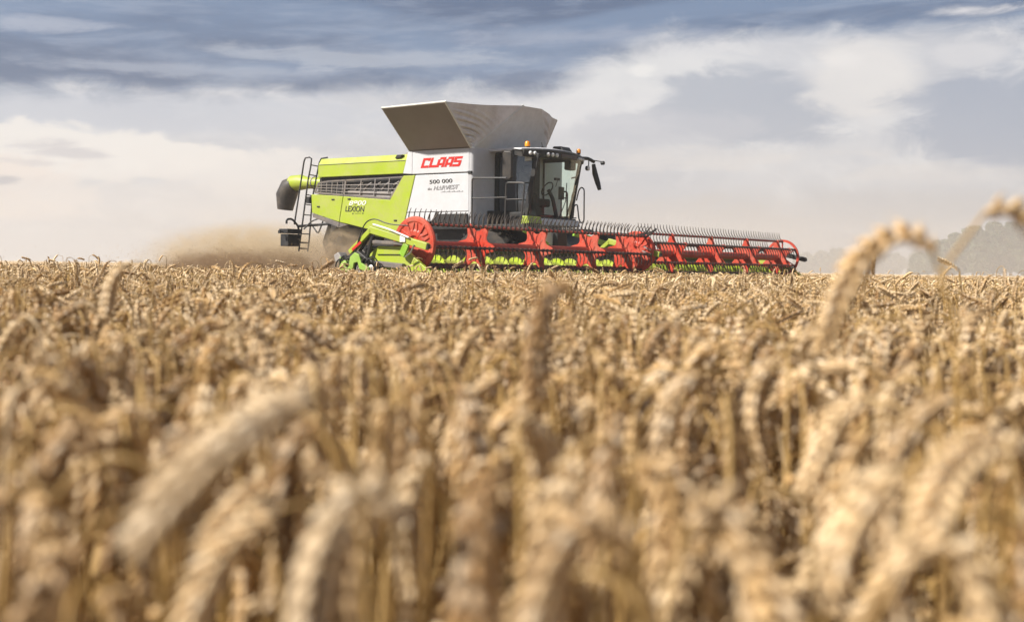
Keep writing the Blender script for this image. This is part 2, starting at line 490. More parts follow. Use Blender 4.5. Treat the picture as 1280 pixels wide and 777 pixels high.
# grille between hood and panels
g = MB().prism([(-9.05, 2.99), (-8.92, 3.25), (-8.5, 3.30), (-5.80, 3.335), (-6.25, 2.76), (-7.92, 2.885)], 1, YS + .09, YS + .10).build('radiator_grille', M['black'], P)
f = MB()
def gline(p, q, w=.022): f.obox((p[0], YS + .01, p[1]), (q[0], YS + .01, q[1]), .03, w)
gline((-9.02, 3.00), (-7.93, 2.91), .05); gline((-7.9, 2.905), (-6.28, 2.78), .05)
gline((-9.03, 3.0), (-8.90, 3.25), .045); gline((-8.9, 3.25), (-8.5, 3.29), .04); gline((-8.5, 3.29), (-5.83, 3.32), .035)
gline((-6.28, 2.78), (-5.83, 3.31), .05)
f.build('grille_frame', M['grey'], g)
f = MB()
for k in (1, 2, 3):
    t = k / 4.2
    gline((-9.0 + .1 * t, 3.0 + .27 * t), (-7.93, 2.90 + .38 * t), .014)
    gline((-7.9, 2.90 + .38 * t), (-6.28 + .44 * t, 2.79 + .50 * t), .016)
for k in range(1, 6):
    x = -9.0 + k * .2; gline((x, 2.98 - .07 * k / 5), (x + .03, 3.26), .012)
for x, z0 in ((-7.35, 2.86), (-6.85, 2.82), (-6.35, 2.9)):
    gline((x, z0), (x + .05, 3.30), .02)
f.build('grille_bars', M['greyl'], g)
f = MB(); gline((-7.93, 2.88), (-7.87, 3.31), .06); f.build('grille_post', M['grey'], g)
MB().prism([(-7.85, 2.90), (-6.33, 2.79), (-6.18, 2.96), (-7.83, 3.02)], 1, YS + .045, YS + .06).build('screen_strip', M['greyl'], g)
mb = MB()
for k in range(5): mb.tube([(-7.6 + k * .32, YS + .075, 3.02), (-7.45 + k * .32, YS + .07, 3.15), (-7.3 + k * .32, YS + .075, 3.22)], .018, 6)
mb.build('cooling_pipes', M['greyl'], g)
# white panels with lettering
up = MB().prism([(-5.505, 3.955), (-3.66, 3.955), (-3.66, 3.375), (-5.505, 3.375)], 1, YS - .025, YS + .03).build('tank_side_panel', M['white'], P, bevel=.012)
MB().prism([(-5.66, 3.93), (-5.515, 3.945), (-5.515, 3.378), (-5.82, 3.40)], 1, YS - .022, YS + .03).build('tank_side_panel', M['white'], P, bevel=.01)
lp = MB().prism([(-5.395, 3.345), (-3.66, 3.345), (-3.66, 2.42), (-5.665, 2.42)], 1, YS - .022, YS + .03).build('white_side_panel', M['white'], P, bevel=.012)
MB().prism([(-5.67, 2.405), (-3.66, 2.405), (-3.66, 2.12), (-5.77, 2.06)], 1, YS - .018, YS + .03).build('lower_white_panel', M['white'], P, bevel=.012)
MB().prism([(-4.95, 2.09), (-4.62, 2.36), (-3.67, 2.36), (-3.67, 1.98), (-4.95, 1.98)], 1, YS - .07, YS - .02).build('step_guard', M['black'], P, bevel=.01)
MB().box((-7.0, -1.72, 1.15), (-3.66, -1.45, 2.12)).build('underside_box', M['black'], P)  # black box added to make the space under the body dark
# tank front wall with its rounded corner
prof = []
for k in range(7):
    t = R(180 + 15 * k); prof.append((-3.62 + .0 + .12 * math.cos(t - R(90) + R(90)) * 0, 0)) if False else None
cs = [(-3.65, -1.925), (-3.60, -1.915), (-3.555, -1.88), (-3.535, -1.83), (-3.53, -1.75), (-3.53, 1.75), (-3.555, 1.88), (-3.65, 1.92)]
cs2 = [(-3.65, 1.80), (-3.65, -1.80)]
MB().prism(cs + cs2, 2, 1.95, 3.955).build('tank_front_wall', M['white'], P, smooth=True)
MB().box((-3.69, -1.945, 3.325), (-3.575, -1.86, 3.395)).build('latch', M['black'], P, bevel=.01)
MB().box((-9.0, 1.82, 1.95), (-3.66, 1.92, 3.41)).build('left_side_panel', M['green'], P, bevel=.015)
MB().box((-5.85, -1.80, 3.62), (-3.68, 1.80, 3.94)).build('grain_tank', M['greyl'], P)


# ---------- lettering
def text_mesh(body, size, shear=0.0, sx=1.0, extr=.004, offset=0.0):
    cu = bpy.data.curves.new('t', 'FONT'); cu.body = body; cu.size = size; cu.shear = shear; cu.extrude = extr; cu.offset = offset
    o = bpy.data.objects.new('t', cu); COL.objects.link(o)
    dg = bpy.context.evaluated_depsgraph_get(); me = bpy.data.meshes.new_from_object(o.evaluated_get(dg))
    bpy.data.objects.remove(o); bpy.data.curves.remove(cu)
    for v in me.vertices: v.co.x *= sx
    return me


def put_text(name, body, x, z, size, m, parent, y, slope=0.0, width=None, **kw):
    me = text_mesh(body, size, **kw)
    if width:
        xs = [v.co.x for v in me.vertices]; k_ = width / (max(xs) - min(xs))
        for v in me.vertices: v.co.x *= k_
    me.transform(Matrix.Translation((x, y, z)) @ Matrix.Rotation(-math.atan(slope), 4, 'Y') @ Matrix.Rotation(R(90), 4, 'X'))
    me.materials.clear(); me.materials.append(m)
    o = bpy.data.objects.new(name, me); COL.objects.link(o); o.parent = parent
    return o


# block capitals, each stroke a sheared bar
def letter_bars(ch):
    w, t = .247, .082
    S = {'C': [(0, 0, t, 1), (0, 0, w, .24), (0, .76, w, 1), (w - t * .75, .70, w, .9)],
         'L': [(0, 0, t, 1), (0, 0, w, .25)],
         'A': [(0, 0, t, .80), (w - t, 0, w, 1), (.055, .78, w, 1), (t, .20, w - t, .42)],
         'S': [(0, .76, w, 1), (0, .42, t, .9), (0, .42, w, .62), (w - t, .08, w, .5), (0, 0, w * .93, .24)]}[ch]
    return S


mb = MB(); x0 = -5.225; Hh = .245
for i, ch in enumerate("CLAAS"):
    for j, (a, b, c, d) in enumerate(letter_bars(ch)):
        pts = [(x0 + a + .10 * b, 3.515 + Hh * b), (x0 + c + .10 * b, 3.515 + Hh * b), (x0 + c + .10 * d, 3.515 + Hh * d), (x0 + a + .10 * d, 3.515 + Hh * d)]
        mb.prism(pts, 1, YS - .029 - .0006 * j, YS - .02)
    x0 += .262 if ch != 'L' else .245
mb.build('lettering', M['redtxt'], up)
ty = YS - .026
put_text('lettering', "500 000", -4.93, 3.115, .135, M['dktxt'], lp, ty, width=.74, offset=.0015, slope=.02)
put_text('lettering', "the", -4.99, 2.965, .08, M['grtxt'], lp, ty, shear=.3, sx=1.3, offset=.002)
ol = put_text('outline_lettering', "HARVEST", -4.80, 2.95, .155, M['grtxt'], lp, ty, shear=.3, sx=1.25, slope=.02)
put_text('lettering', "HARVEST", -4.795, 2.957, .145, M['white'], lp, ty - .004, shear=.3, sx=1.26, offset=-.006, slope=.02)
mb = MB()
for k in range(14): mb.box((-4.55 + k * .052, ty - .003, 2.895), (-4.515 + k * .052, ty + .002, 2.905 + .012 * (k % 3)))
mb.build('small_print', M['grtxt'], lp)
ty2 = YS - .034
put_text('lettering', "LEXION", -7.85, 2.475, .205, M['dktxt'], sp2, ty2, shear=.12, width=.69, offset=.0015, slope=-.03)
put_text('lettering', "8900", -7.72, 2.635, .165, M['whtxt'], sp2, ty2, shear=.2, width=.62, offset=.0015, slope=-.01)
mb = MB()
for x in (-7.56, -7.20): mb.lathe((x, ty2, 2.415), (0, -1, 0), [(0, .02), (.003, .02), (.0031, 0)], 10)
for k in range(5): mb.box((-7.49 + k * .045, ty2 - .003, 2.41), (-7.465 + k * .045, ty2 + .002, 2.422))
mb.build('small_print', M['dktxt'], sp2)

# ---------- grain tank flaps and corner tarpaulins
def panel(name, quad, m, parent, th=.03, bevel=.006):
    q = [Vector(p) for p in quad]; nn = (q[1] - q[0]).cross(q[3] - q[0]).normalized() * th
    vs = q + [p + nn for p in q]
    return MB().add(vs, [(0, 1, 2, 3), (7, 6, 5, 4), (0, 4, 5, 1), (1, 5, 6, 2), (2, 6, 7, 3), (3, 7, 4, 0)]).build(name, m, parent, bevel=bevel)


RB, RT = [(-5.61, -1.90, 3.965), (-3.63, -1.90, 3.965)], [(-5.60, -2.94, 4.935), (-3.58, -2.94, 4.95)]
fl = panel('tank_flap', [RB[0], RB[1], RT[1], RT[0]], M['alu'], P)
e = MB().tube([(-3.615, -1.925, 3.965), (-3.562, -2.975, 4.955)], .026, 8).obox((-5.615, -1.905, 3.97), (-5.61, -2.955, 4.945), .03, .04, (0, 1, 1))
e.obox((-5.61, -2.945, 4.94), (-3.57, -2.945, 4.957), .03, .03)
e.build('flap_edge', M['whtxt'], fl)
MB().obox((-5.60, -1.925, 3.972), (-3.64, -1.925, 3.972), .05, .028).build('hinge', M['black'], fl)
FB, FT = [(-3.60, -1.84, 3.975), (-3.60, 1.20, 3.975)], [(-3.0, -.65, 5.075), (-3.0, .12, 5.085)]
ff = panel('tank_flap', [FB[0], FB[1], FT[1], FT[0]], M['alul'], P)
MB().obox((-3.60, -1.84, 3.985), (-2.99, -.65, 5.085), .035, .035).build('flap_edge', M['alul'], ff)
LB, LT = [(-3.95, 1.45, 3.96), (-5.60, 1.60, 3.96)], [(-3.90, 2.10, 5.06), (-5.60, 2.60, 5.0)]
panel('tank_flap', [LB[0], LB[1], LT[1], LT[0]], M['alu'], P)
BB, BT = [(-5.63, 1.30, 3.96), (-5.63, -1.80, 3.96)], [(-6.15, .60, 4.88), (-6.15, -.80, 4.88)]
panel('tank_flap', [BB[0], BB[1], BT[1], BT[0]], M['alul'], P)


def tarp(a0, a1, b0, b1, folds, amp, sag=.03, seed=0, lab=None):
    """cloth between edge a0->a1 and edge b0->b1, pleated along lines that fan out from the bottom corner"""
    a0, a1, b0, b1 = map(Vector, (a0, a1, b0, b1)); nu, nv = 60, 110
    nn = (a1 - a0).cross(b1 - a0).normalized(); vs = []; fs = []
    rr = random.Random(seed); ph = [rr.uniform(0, 6) for _ in range(6)]
    for j in range(nv + 1):
        v = j / nv
        for i in range(nu + 1):
            u = i / nu
            p = (a0.lerp(a1, v)).lerp(b0.lerp(b1, v), u)
            sl = u * (1 - u) * 4
            q = (v + .04 * math.sin(5 * u + ph[1])) / (1.02 - .50 * u)
            w_ = 1.2 - 2.2 * abs(math.sin(3.14 * folds * 1.25 * q + ph[0])) ** .7 + .35 * math.sin(6.28 * folds * 2.3 * q + ph[2] + 2 * u)
            env = min(1, u * 9) * math.exp(-(u / .55) ** 2) * math.sin(math.pi * min(1, v * 1.12)) ** .6 * (1.0 - .45 * v)
            w2 = math.sin(4.5 * v + 7 * u + ph[3]) * sl * .35 + .3 * sl * math.sin(9 * u - 3 * v + ph[4])
            p = p + nn * (amp * (w_ * env + w2) - .05 * sl * v) - Vector((0, 0, 1)) * sag * sl * v
            vs.append(p)
    for j in range(nv):
        for i in range(nu):
            k = j * (nu + 1) + i; fs.append((k, k + 1, k + nu + 2, k + nu + 1))
    o = MB().add(vs, fs).build('tank_tarpaulin', M['tarp'], P, smooth=False, solid=.006)
    o.data.shade_smooth()
    return o


tarp((-3.62, -1.90, 3.975), (-3.575, -2.94, 4.95), FB[0], FT[0], 5.0, .050, .02, 3)
tarp(FB[1], FT[1], LB[0], LT[0], 3.0, .06, .04, 5)
tarp((-5.62, 1.5, 3.965), LT[1], BB[0], BT[0], 4.0, .03, .05, 8)
tarp(BB[1], BT[1], (-5.62, -1.90, 3.965), RT[0], 4.0, .03, .05, 9)

# ---------- unloading auger folded to the rear on the far side
un = MB().tube([(-4.6, 2.12, 3.3), (-5.2, 2.12, 3.50), (-9.0, 2.05, 3.53), (-13.3, 1.9, 3.62), (-13.6, 1.9, 3.65), (-14.0, 1.9, 3.63)], [.17, .17, .17, .18, .245, .25], 20).build('unloading_auger', M['green'], P, smooth=True)
MB().lathe((-12.2, 1.94, 3.598), (-1, 0, .02), [(0, .17), (.0, .215), (.06, .215), (.06, .17)], 20).build('auger_band', M['black'], un)
MB().lathe((-13.0, 1.91, 3.615), (-1, 0, .02), [(0, .17), (.0, .2), (.04, .2), (.04, .17)], 20).build('auger_band', M['greyl'], un)
MB().tube([(-13.90, 1.9, 3.60), (-14.12, 1.9, 3.52), (-14.28, 1.9, 3.25), (-14.34, 1.9, 2.80)], [.265, .32, .34, .25], 18).build('spout', M['spout'], un, smooth=True)
MB().obox((-9.2, 1.7, 3.2), (-9.9, 2.0, 3.35), .08, .12).build('auger_rest', M['black'], P)

# ---------- rear ladder
lad = MB()
Lr = [(-9.52, -1.80, 3.90), (-9.45, -1.80, 3.955), (-9.28, -1.80, 3.95)]
lad.tube([(-9.86, -1.86, 2.15), (-9.50, -1.86, 3.86), (-9.46, -1.85, 3.95), (-9.34, -1.82, 3.97), (-9.27, -1.80, 3.93), (-9.30, -1.80, 3.72), (-9.40, -1.80, 3.35), (-9.53, -1.80, 2.6), (-9.74, -1.80, 1.42)], .022, 8)
lad.tube([(-9.12, -1.35, 3.99), (-9.36, -1.35, 3.97), (-9.44, -1.35, 3.85), (-9.70, -1.35, 2.88), (-9.80, -1.35, 1.80), (-9.86, -1.35, 1.42)], .022, 8)
ladder = lad.build('rear_ladder', M['rail'], P, smooth=True)
def Lx(z): return np.interp(z, [1.42, 2.6, 3.35, 3.72, 3.93], [-9.74, -9.53, -9.40, -9.30, -9.27])
def Rx(z): return np.interp(z, [1.42, 1.80, 2.88, 3.85], [-9.86, -9.80, -9.70, -9.44])
for z in (3.76, 3.50, 3.22, 2.96, 2.70, 2.42, 2.14, 1.90, 1.66, 1.50):
    MB().tube([(Lx(z), -1.80, z), (Rx(z), -1.35, z)], .016 if z > 1.8 else .024, 6).build('rung', M['rail'], ladder)
mb = MB().tube(rounded([(-9.70, -1.4, 2.95), (-9.2, -1.4, 3.0), (-8.95, -1.5, 3.0)], .1), .02, 6)
mb.tube(rounded([(-9.55, -1.80, 2.02), (-9.35, -1.7, 2.25), (-9.0, -1.6, 2.35)], .1), .022, 6).tube(rounded([(-9.75, -1.35, 2.2), (-9.45, -1.35, 1.9), (-9.2, -1.35, 2.4)], .1), .02, 6)
mb.box((-9.66, -1.62, 2.74), (-9.50, -1.36, 2.92))
mb.build('ladder_bracket', M['black'], ladder)
# rear lamp box
rb = MB().box((-9.95, -2.28, 1.55), (-9.65, -1.86, 1.88)).box((-9.97, -2.32, 1.90), (-9.63, -1.80, 2.02)).build('rear_light_box', M['black'], P, bevel=.012)
MB().tube([(-9.8, -2.30, 1.93), (-9.8, -2.44, 1.93)], .014, 6).box((-9.84, -2.47, 1.89), (-9.76, -2.43, 1.97)).build('marker_lamp', M['black'], rb)
MB().tube(rounded([(-9.75, -1.78, 1.75), (-9.7, -1.86, 2.1), (-9.75, -2.05, 2.30), (-9.8, -2.2, 2.28), (-9.8, -2.2, 2.16)], .08), .03, 8).tube([(-9.7, -1.9, 2.1), (-9.3, -1.5, 2.15), (-8.9, -1.3, 2.2)], .035, 8).build('bumper_frame', M['black'], P)

# ---------- wheels
def wheel(x, y, r, w, side):
    t = MB().lathe((x, y - w / 2, r), (0, 1, 0), [(0.02, r * .56), (0, r * .62), (.01, r * .86), (.07, r * .97), (w * .5, r), (w - .07, r * .97), (w - .01, r * .86), (w, r * .62), (w - .02, r * .56)], 40)
    for k in range(22):
        a = 2 * math.pi * k / 22
        for sgn in (-1, 1):
            a2 = a + (0 if sgn > 0 else math.pi / 22)
            p = (x + r * 1.0 * math.cos(a2), y + sgn * w * .42, r + r * 1.0 * math.sin(a2))
            q = (x + r * 1.01 * math.cos(a2 + .16), y, r + r * 1.01 * math.sin(a2 + .16))
            t.obox(p, q, .05, .06, (math.cos(a2), 0, math.sin(a2)))
    o = t.build('wheel', M['rubber'], P, smooth=True)
    d = -1 if side < 0 else 1
    MB().lathe((x, y + d * w * .32, r), (0, d, 0), [(0.12, r * .57), (.04, r * .54), (-.08, r * .40), (-.05, r * .22), (.05, r * .18), (.05, 0.0)], 32).build('rim', M['red'], o, smooth=True)


for s in (-1, 1):
    wheel(-3.25, s * 1.62, 1.0, .72, s)
    wheel(-7.35, s * 1.45, .66, .5, s)
MB().tube([(-3.25, -1.3, 1.0), (-3.25, 1.3, 1.0)], .18, 12).build('axle', M['black'], P)
MB().tube([(-7.35, -1.25, .66), (-7.35, 1.25, .66)], .12, 12).build('axle', M['black'], P)
# feeder house between cab and header
fh = MB().prism([(-3.5, 1.25), (-3.5, 2.05), (-2.6, 2.02), (-1.25, 1.36), (-1.25, .45)], 1, -.85, .85).build('feeder_house', M['black'], P, bevel=.02)
MB().prism([(-3.3, 1.3), (-3.3, 1.95), (-2.6, 1.9), (-1.6, 1.35), (-1.6, 1.0)], 1, -.875, -.845).build('feeder_side_cover', M['white'], fh, bevel=.01)
MB().prism([(-2.32, 1.95), (-1.78, 1.95), (-1.74, 1.60), (-1.86, 1.60)], 0, -1.30, -1.26).build('header_guard', M['white'], P, bevel=.01)
MB().box((-1.36, -1.72, 1.50), (-1.14, -1.32, 1.95)).build('valve_block', M['black'], P, bevel=.02)
MB().obox((-1.25, -2.9, 1.92), (-1.25, -1.95, 1.60), .05, .10).build('header_brace', M['green2'], P, bevel=.01)
MB().obox((-1.25, -.9, 1.90), (-1.25, .9, 1.62), .06, .13).build('header_brace', M['green2'], P, bevel=.01)
MB().prism([(-1.9, .5), (-1.9, 1.95), (-1.55, 1.95), (-1.35, .5)], 1, 1.0, 1.45).build('hydraulic_box', M['black'], P, bevel=.02)
MB().prism([(-3.5, 1.0), (-3.5, 2.1), (-2.0, 2.1), (-1.8, 1.0)], 1, -1.30, -.90).build('step_box', M['black'], P, bevel=.02)

# ================================================================== CAB
CW = 1.02
base = MB().box((-3.55, -1.03, 2.10), (-2.50, 1.03, 2.33)).build('cab_base', M['black'], P, bevel=.02)
MB().prism([(-2.50, 2.10), (-2.50, 2.28), (-2.36, 2.28), (-2.30, 2.12)], 1, -.72, .95).build('front_ledge', M['white'], base, bevel=.01)
MB().prism([(-2.52, 2.12), (-2.52, 2.32), (-2.34, 2.31), (-2.28, 2.14)], 1, -1.30, -.74).build('front_ledge', M['green'], base, bevel=.01)
cabp = MB()
# frame: posts, rails
cabp.obox((-3.50, -1.0, 2.3), (-3.50, -1.0, 3.87), .14, .10, (1, 0, 0)).obox((-3.515, 1.0, 2.3), (-3.515, 1.0, 3.87), .05, .03, (1, 0, 0))
cabp.obox((-2.62, -.99, 2.3), (-2.28, -.99, 3.84), .07, .13, (1, 0, 0)).obox((-2.66, .99, 2.3), (-2.36, .99, 3.84), .07, .09, (1, 0, 0))
cabp.box((-3.55, -1.05, 2.28), (-2.62, -.97, 2.42)).box((-3.55, .97, 2.28), (-2.62, 1.05, 2.40))
cabp.box((-3.55, -1.05, 3.80), (-2.35, -.97, 3.90)).box((-3.55, .97, 3.80), (-2.40, 1.05, 3.90))
cabp.obox((-3.22, -1.01, 2.35), (-3.22, -1.01, 3.85), .05, .06, (1, 0, 0))
cabp.box((-3.55, -.97, 2.29), (-2.70, .97, 2.34))
cab = cabp.build('cab_frame', M['black'], P, bevel=.01)
MB().box((-3.56, -.95, 2.3), (-3.50, .80, 3.88)).build('cab_back_wall', M['black'], cab)


def sheet(name, f_, nu, nv, m, parent):
    vs = [f_(i / nu, j / nv) for j in range(nv + 1) for i in range(nu + 1)]
    fs = [(j * (nu + 1) + i, j * (nu + 1) + i + 1, (j + 1) * (nu + 1) + i + 1, (j + 1) * (nu + 1) + i) for j in range(nv) for i in range(nu)]
    o = MB().add(vs, fs).build(name, m, parent); o.data.shade_smooth(); return o


def ws(u, v):
    y = -.96 + 1.92 * u; z = 2.30 + 1.54 * v; bul = .16 * (1 - (2 * u - 1) ** 2)
    return (-2.64 + .33 * v + bul, y, z)


sheet('windscreen', ws, 16, 6, M['glass_front'], P)
sheet('side_window', lambda u, v: (-3.45 + u * (.85 + .28 * v) + .0, -1.0 - .02 * math.sin(math.pi * v), 2.40 + 1.42 * v), 6, 6, M['glass_side'], P)
sheet('side_window', lambda u, v: (-3.45 + u * (.82 + .27 * v), 1.0, 2.40 + 1.42 * v), 4, 4, M['glass_far'], P)
# wiper
MB().tube([(-2.38, .1, 2.32), (-2.36, .35, 2.75), (-2.30, .30, 3.2)], .012, 6).build('wiper', M['black'], P)
# roof with visor
nR = 20; ro = MB(); top = []; low_ = []
def front_x(y): return -2.34 - .30 * abs(y / 1.35) ** 2.4 + .12
ys = [-1.30 + 2.60 * k / nR for k in range(nR + 1)]
vs = []
for y in ys:
    fx = front_x(y); crown = .07 * (1 - (y / 1.35) ** 2)
    vs += [(-3.55, y, 3.90), (-3.55, y, 3.965 + crown * .6), (fx - .25, y, 3.965 + crown), (fx - .04, y, 3.945 + crown * .7), (fx - .04, y, 3.905 + crown * .5)]
fs = []
for k in range(nR):
    for j in range(5):
        a, b = k * 5 + j, k * 5 + (j + 1) % 5; fs.append((a, b, b + 5, a + 5))
fs += [tuple(range(5)), tuple(range((nR) * 5 + 4, nR * 5 - 1, -1))]
roof = MB().add(vs, fs).build('cab_roof', M['white'], P, bevel=.01)
vs = []
for y in ys:
    fx = front_x(y); crown = .07 * (1 - (y / 1.35) ** 2)
    vs += [(fx - .30, y, 3.80), (fx - .30, y, 3.898), (fx - .01, y, 3.928 + crown * .7), (fx + .035, y, 3.90 + crown * .6), (fx + .02, y, 3.765), (fx - .02, y, 3.745)]
fs = []
for k in range(nR):
    for j in range(6):
        a, b = k * 6 + j, k * 6 + (j + 1) % 6; fs.append((a, b, b + 6, a + 6))
fs += [tuple(range(6)), tuple(range(nR * 6 + 5, nR * 6 - 1, -1))]
vis = MB().add(vs, fs).build('light_bar', M['black'], roof)
def lamp_at(y, r=.05, m='lampglass', z=3.84):
    x = front_x(y) + .02
    MB().lathe((x, y, z), (1, 0, -.15), [(-.03, r * .8), (0, r), (.03, r), (.045, r * .8), (.05, 0)], 16).build('work_light', M[m], roof, smooth=True)
for y in (-1.14, -1.02, -.62, -.46, -.30): lamp_at(y)
for y in (.78, .92, 1.12): lamp_at(y, .04)
MB().prism([(front_x(.25) + .03, 3.78), (front_x(.25) + .055, 3.80), (front_x(.25) + .055, 3.88), (front_x(.25) + .03, 3.89)], 1, -.12, .55).build('visor_plate', M['brown'], roof)
def beacon(x, y, z, r, h):
    o = MB().lathe((x, y, z), (0, 0, 1), [(0, r * .9), (.03, r * .9), (.03, r * .75), (.04, r * .75)], 16).build('beacon', M['black'], P, smooth=True)
    MB().lathe((x, y, z + .04), (0, 0, 1), [(0, r), (h * .7, r * .95), (h * .95, r * .6), (h, 0)], 16).build('beacon_lens', M['orange'], o, smooth=True)
beacon(-2.62, -.95, 3.985, .068, .13); beacon(-2.42, .98, 3.97, .06, .11)
MB().prism([(-2.75, 4.02), (-2.68, 4.13), (-2.45, 4.12), (-2.35, 4.0)], 1, .22, .62).build('roof_camera', M['black'], roof, bevel=.02)
MB().tube([(-2.6, -.35, 4.03), (-2.62, -.36, 4.17)], .008, 6).tube([(-2.6, -.35, 4.03), (-2.6, -.35, 4.07)], .03, 8).build('antenna', M['black'], roof)
# interior
st = MB().box((-3.30, -.30, 2.60), (-2.75, .25, 2.80)).prism([(-3.38, 2.75), (-3.48, 3.45), (-3.36, 3.50), (-3.20, 2.80)], 1, -.28, .23).box((-3.40, -.10 - .06, 3.46), (-3.32, .12, 3.66))
st.box((-3.25, -.42, 2.82), (-2.70, -.32, 2.92)).box((-3.2, -.15, 2.33), (-2.85, .1, 2.6))
seat = st.build('seat', M['seat'], P, bevel=.05)
col_ = MB().tube([(-2.42, .05, 2.33), (-2.55, .05, 2.80), (-2.68, .05, 3.02)], .05, 8)
stw = col_.build('steering_column', M['black'], P)
tor = []
for k in range(25):
    a = 2 * math.pi * k / 24; tor.append((-2.72 + .10 * math.cos(a), .05 + .19 * math.sin(a), 3.05 + .16 * math.cos(a)))
MB().tube(tor, .016, 6, caps=False).build('steering_wheel', M['black'], stw)
mn = MB().box((-2.60, .36, 2.80), (-2.55, .56, 3.12)).tube([(-2.57, .46, 2.33), (-2.57, .46, 2.85)], .02, 6)
mn.build('monitor', M['black'], P, bevel=.01)
MB().prism([(-3.0, 2.33), (-3.1, 2.95), (-2.75, 2.93), (-2.55, 2.33)], 1, -.62, -.36).build('side_console', M['seat'], P, bevel=.04)
MB().tube([(-2.5, .1, 3.1), (-2.45, .12, 3.28)], .01, 6).prism([(-2.50, 3.26), (-2.44, 3.26), (-2.44, 3.32), (-2.50, 3.32)], 1, .02, .20).build('inner_mirror', M['black'], P)
MB().box((-2.62, .62, 3.56), (-2.45, .93, 3.80)).build('radio_box', M['black'], P, bevel=.03)
MB().box((-2.62, -1.055, 3.66), (-2.42, -1.04, 3.79)).build('sticker', M['whtxt'], cab)
# mirrors
mr = MB().prism([(-2.84, 3.20), (-2.85, 3.82), (-2.80, 3.86), (-2.62, 3.85), (-2.58, 3.80), (-2.58, 3.22), (-2.64, 3.17), (-2.79, 3.17)], 1, -1.66, -1.56).build('side_mirror', M['mirror'], P, bevel=.015)
MB().tube(rounded([(-2.5, -1.25, 3.88), (-2.6, -1.55, 3.90), (-2.7, -1.61, 3.80)], .1), .02, 8).build('mirror_arm', M['black'], mr)
mr = MB().tube([(-2.54, 1.86, 3.80), (-2.50, 1.88, 3.55), (-2.42, 1.90, 3.30), (-2.36, 1.90, 3.13)], [.05, .075, .07, .05], 10).build('side_mirror', M['mirror'], P, smooth=True)
ar = MB().tube(rounded([(-2.50, 1.20, 3.90), (-2.50, 1.55, 3.92), (-2.53, 1.86, 3.86)], .1), .045, 8).tube([(-2.5, 1.5, 3.9), (-2.35, 2.0, 3.86)], .012, 6)
ar.lathe((-2.33, 1.98, 3.83), (1, 0, 0), [(-.06, .02), (-.04, .05), (.04, .05), (.05, 0)], 12)
ar.build('mirror_arm', M['black'], mr)
lw = MB().tube([(-2.35, 1.35, 3.86), (-2.35, 1.35, 3.70)], .015, 6).lathe((-2.38, 1.35, 3.65), (1, 0, 0), [(-.06, .03), (-.04, .06), (.03, .065)], 12).build('hanging_light', M['black'], P)
MB().lathe((-2.35, 1.35, 3.65), (1, 0, 0), [(0, .058), (.01, .05), (.012, 0)], 12).build('lens', M['lampglass'], lw)

# platform rails
def rail(pts, r=.018, rd=.08): return MB().tube(rounded(pts, rd), r, 8)
pr = rail([(-3.545, -1.93, 2.10), (-3.55, -1.93, 3.22), (-2.52, -1.90, 3.19)], .021)
pr.tube([(-3.545, -1.93, 2.73), (-2.50, -1.90, 2.73)], .014, 8)
pr.build('guard_rail', M['rail'], P, smooth=True)
pr = rail([(-2.55, -1.90, 2.10), (-2.53, -1.90, 3.08), (-1.98, -1.90, 3.06), (-2.08, -1.90, 2.12)], .021)
pr.tube([(-2.53, -1.90, 2.68), (-2.02, -1.90, 2.68)], .014, 8)
pr.build('guard_rail', M['rail'], P, smooth=True)
MB().box((-3.55, -1.94, 2.02), (-2.0, -1.06, 2.09)).build('platform', M['black'], P, bevel=.01)
MB().box((-3.4, 1.06, 2.02), (-2.6, 1.95, 2.09)).build('platform', M['black'], P, bevel=.01)
# rails on the far side ladder
pr = rail([(-3.16, 1.7, 2.10), (-3.13, 1.7, 2.5), (-3.09, 1.7, 3.0), (-2.89, 1.7, 3.36), (-2.95, 1.7, 3.47), (-3.12, 1.7, 3.44)], .020)
pr.tube([(-3.30, 1.7, 2.3), (-2.95, 1.7, 3.30)], .026, 8)
pr.build('ladder_rail', M['rail'], P, smooth=True)
pr = rail([(-2.95, 1.7, 2.85), (-2.88, 1.7, 3.12), (-2.80, 1.7, 3.20), (-2.71, 1.7, 3.14), (-2.70, 1.7, 2.30), (-2.80, 1.7, 2.25), (-2.86, 1.7, 2.35), (-2.92, 1.7, 2.75), (-3.02, 1.7, 2.72), (-3.05, 1.7, 2.4)], .018, .06)
pr.tube([(-3.29, 1.7, 2.39), (-2.95, 1.7, 2.39)], .016, 6)
pr.build('ladder_rail', M['rail'], P, smooth=True)
pr = rail([(-3.95, 1.85, 2.10), (-3.95, 1.85, 3.12), (-3.35, 1.85, 3.10), (-3.35, 1.85, 2.3)], .022)
pr.tube([(-3.95, 1.85, 2.95), (-3.35, 1.85, 2.93)], .018, 6)
pr.build('ladder_rail', M['rail'], P, smooth=True)

# ================================================================== HEADER
HZ = 1.47
hb = MB().prism([(-1.30, .25), (-1.30, 1.33), (-1.22, 1.36), (-1.16, 1.30), (-1.10, .40), (-.2, .22), (.55, .20), (.55, .16), (-1.3, .16)], 1, -8.1, 8.1).build('header_trough', M['grey'], P)
hb['label'] = 'dusty grey back wall and floor of the cutting header'
MB().tube([(-1.20, -8.08, 1.40), (-1.20, 8.08, 1.40)], .05, 8).build('header_beam', M['black'], hb)
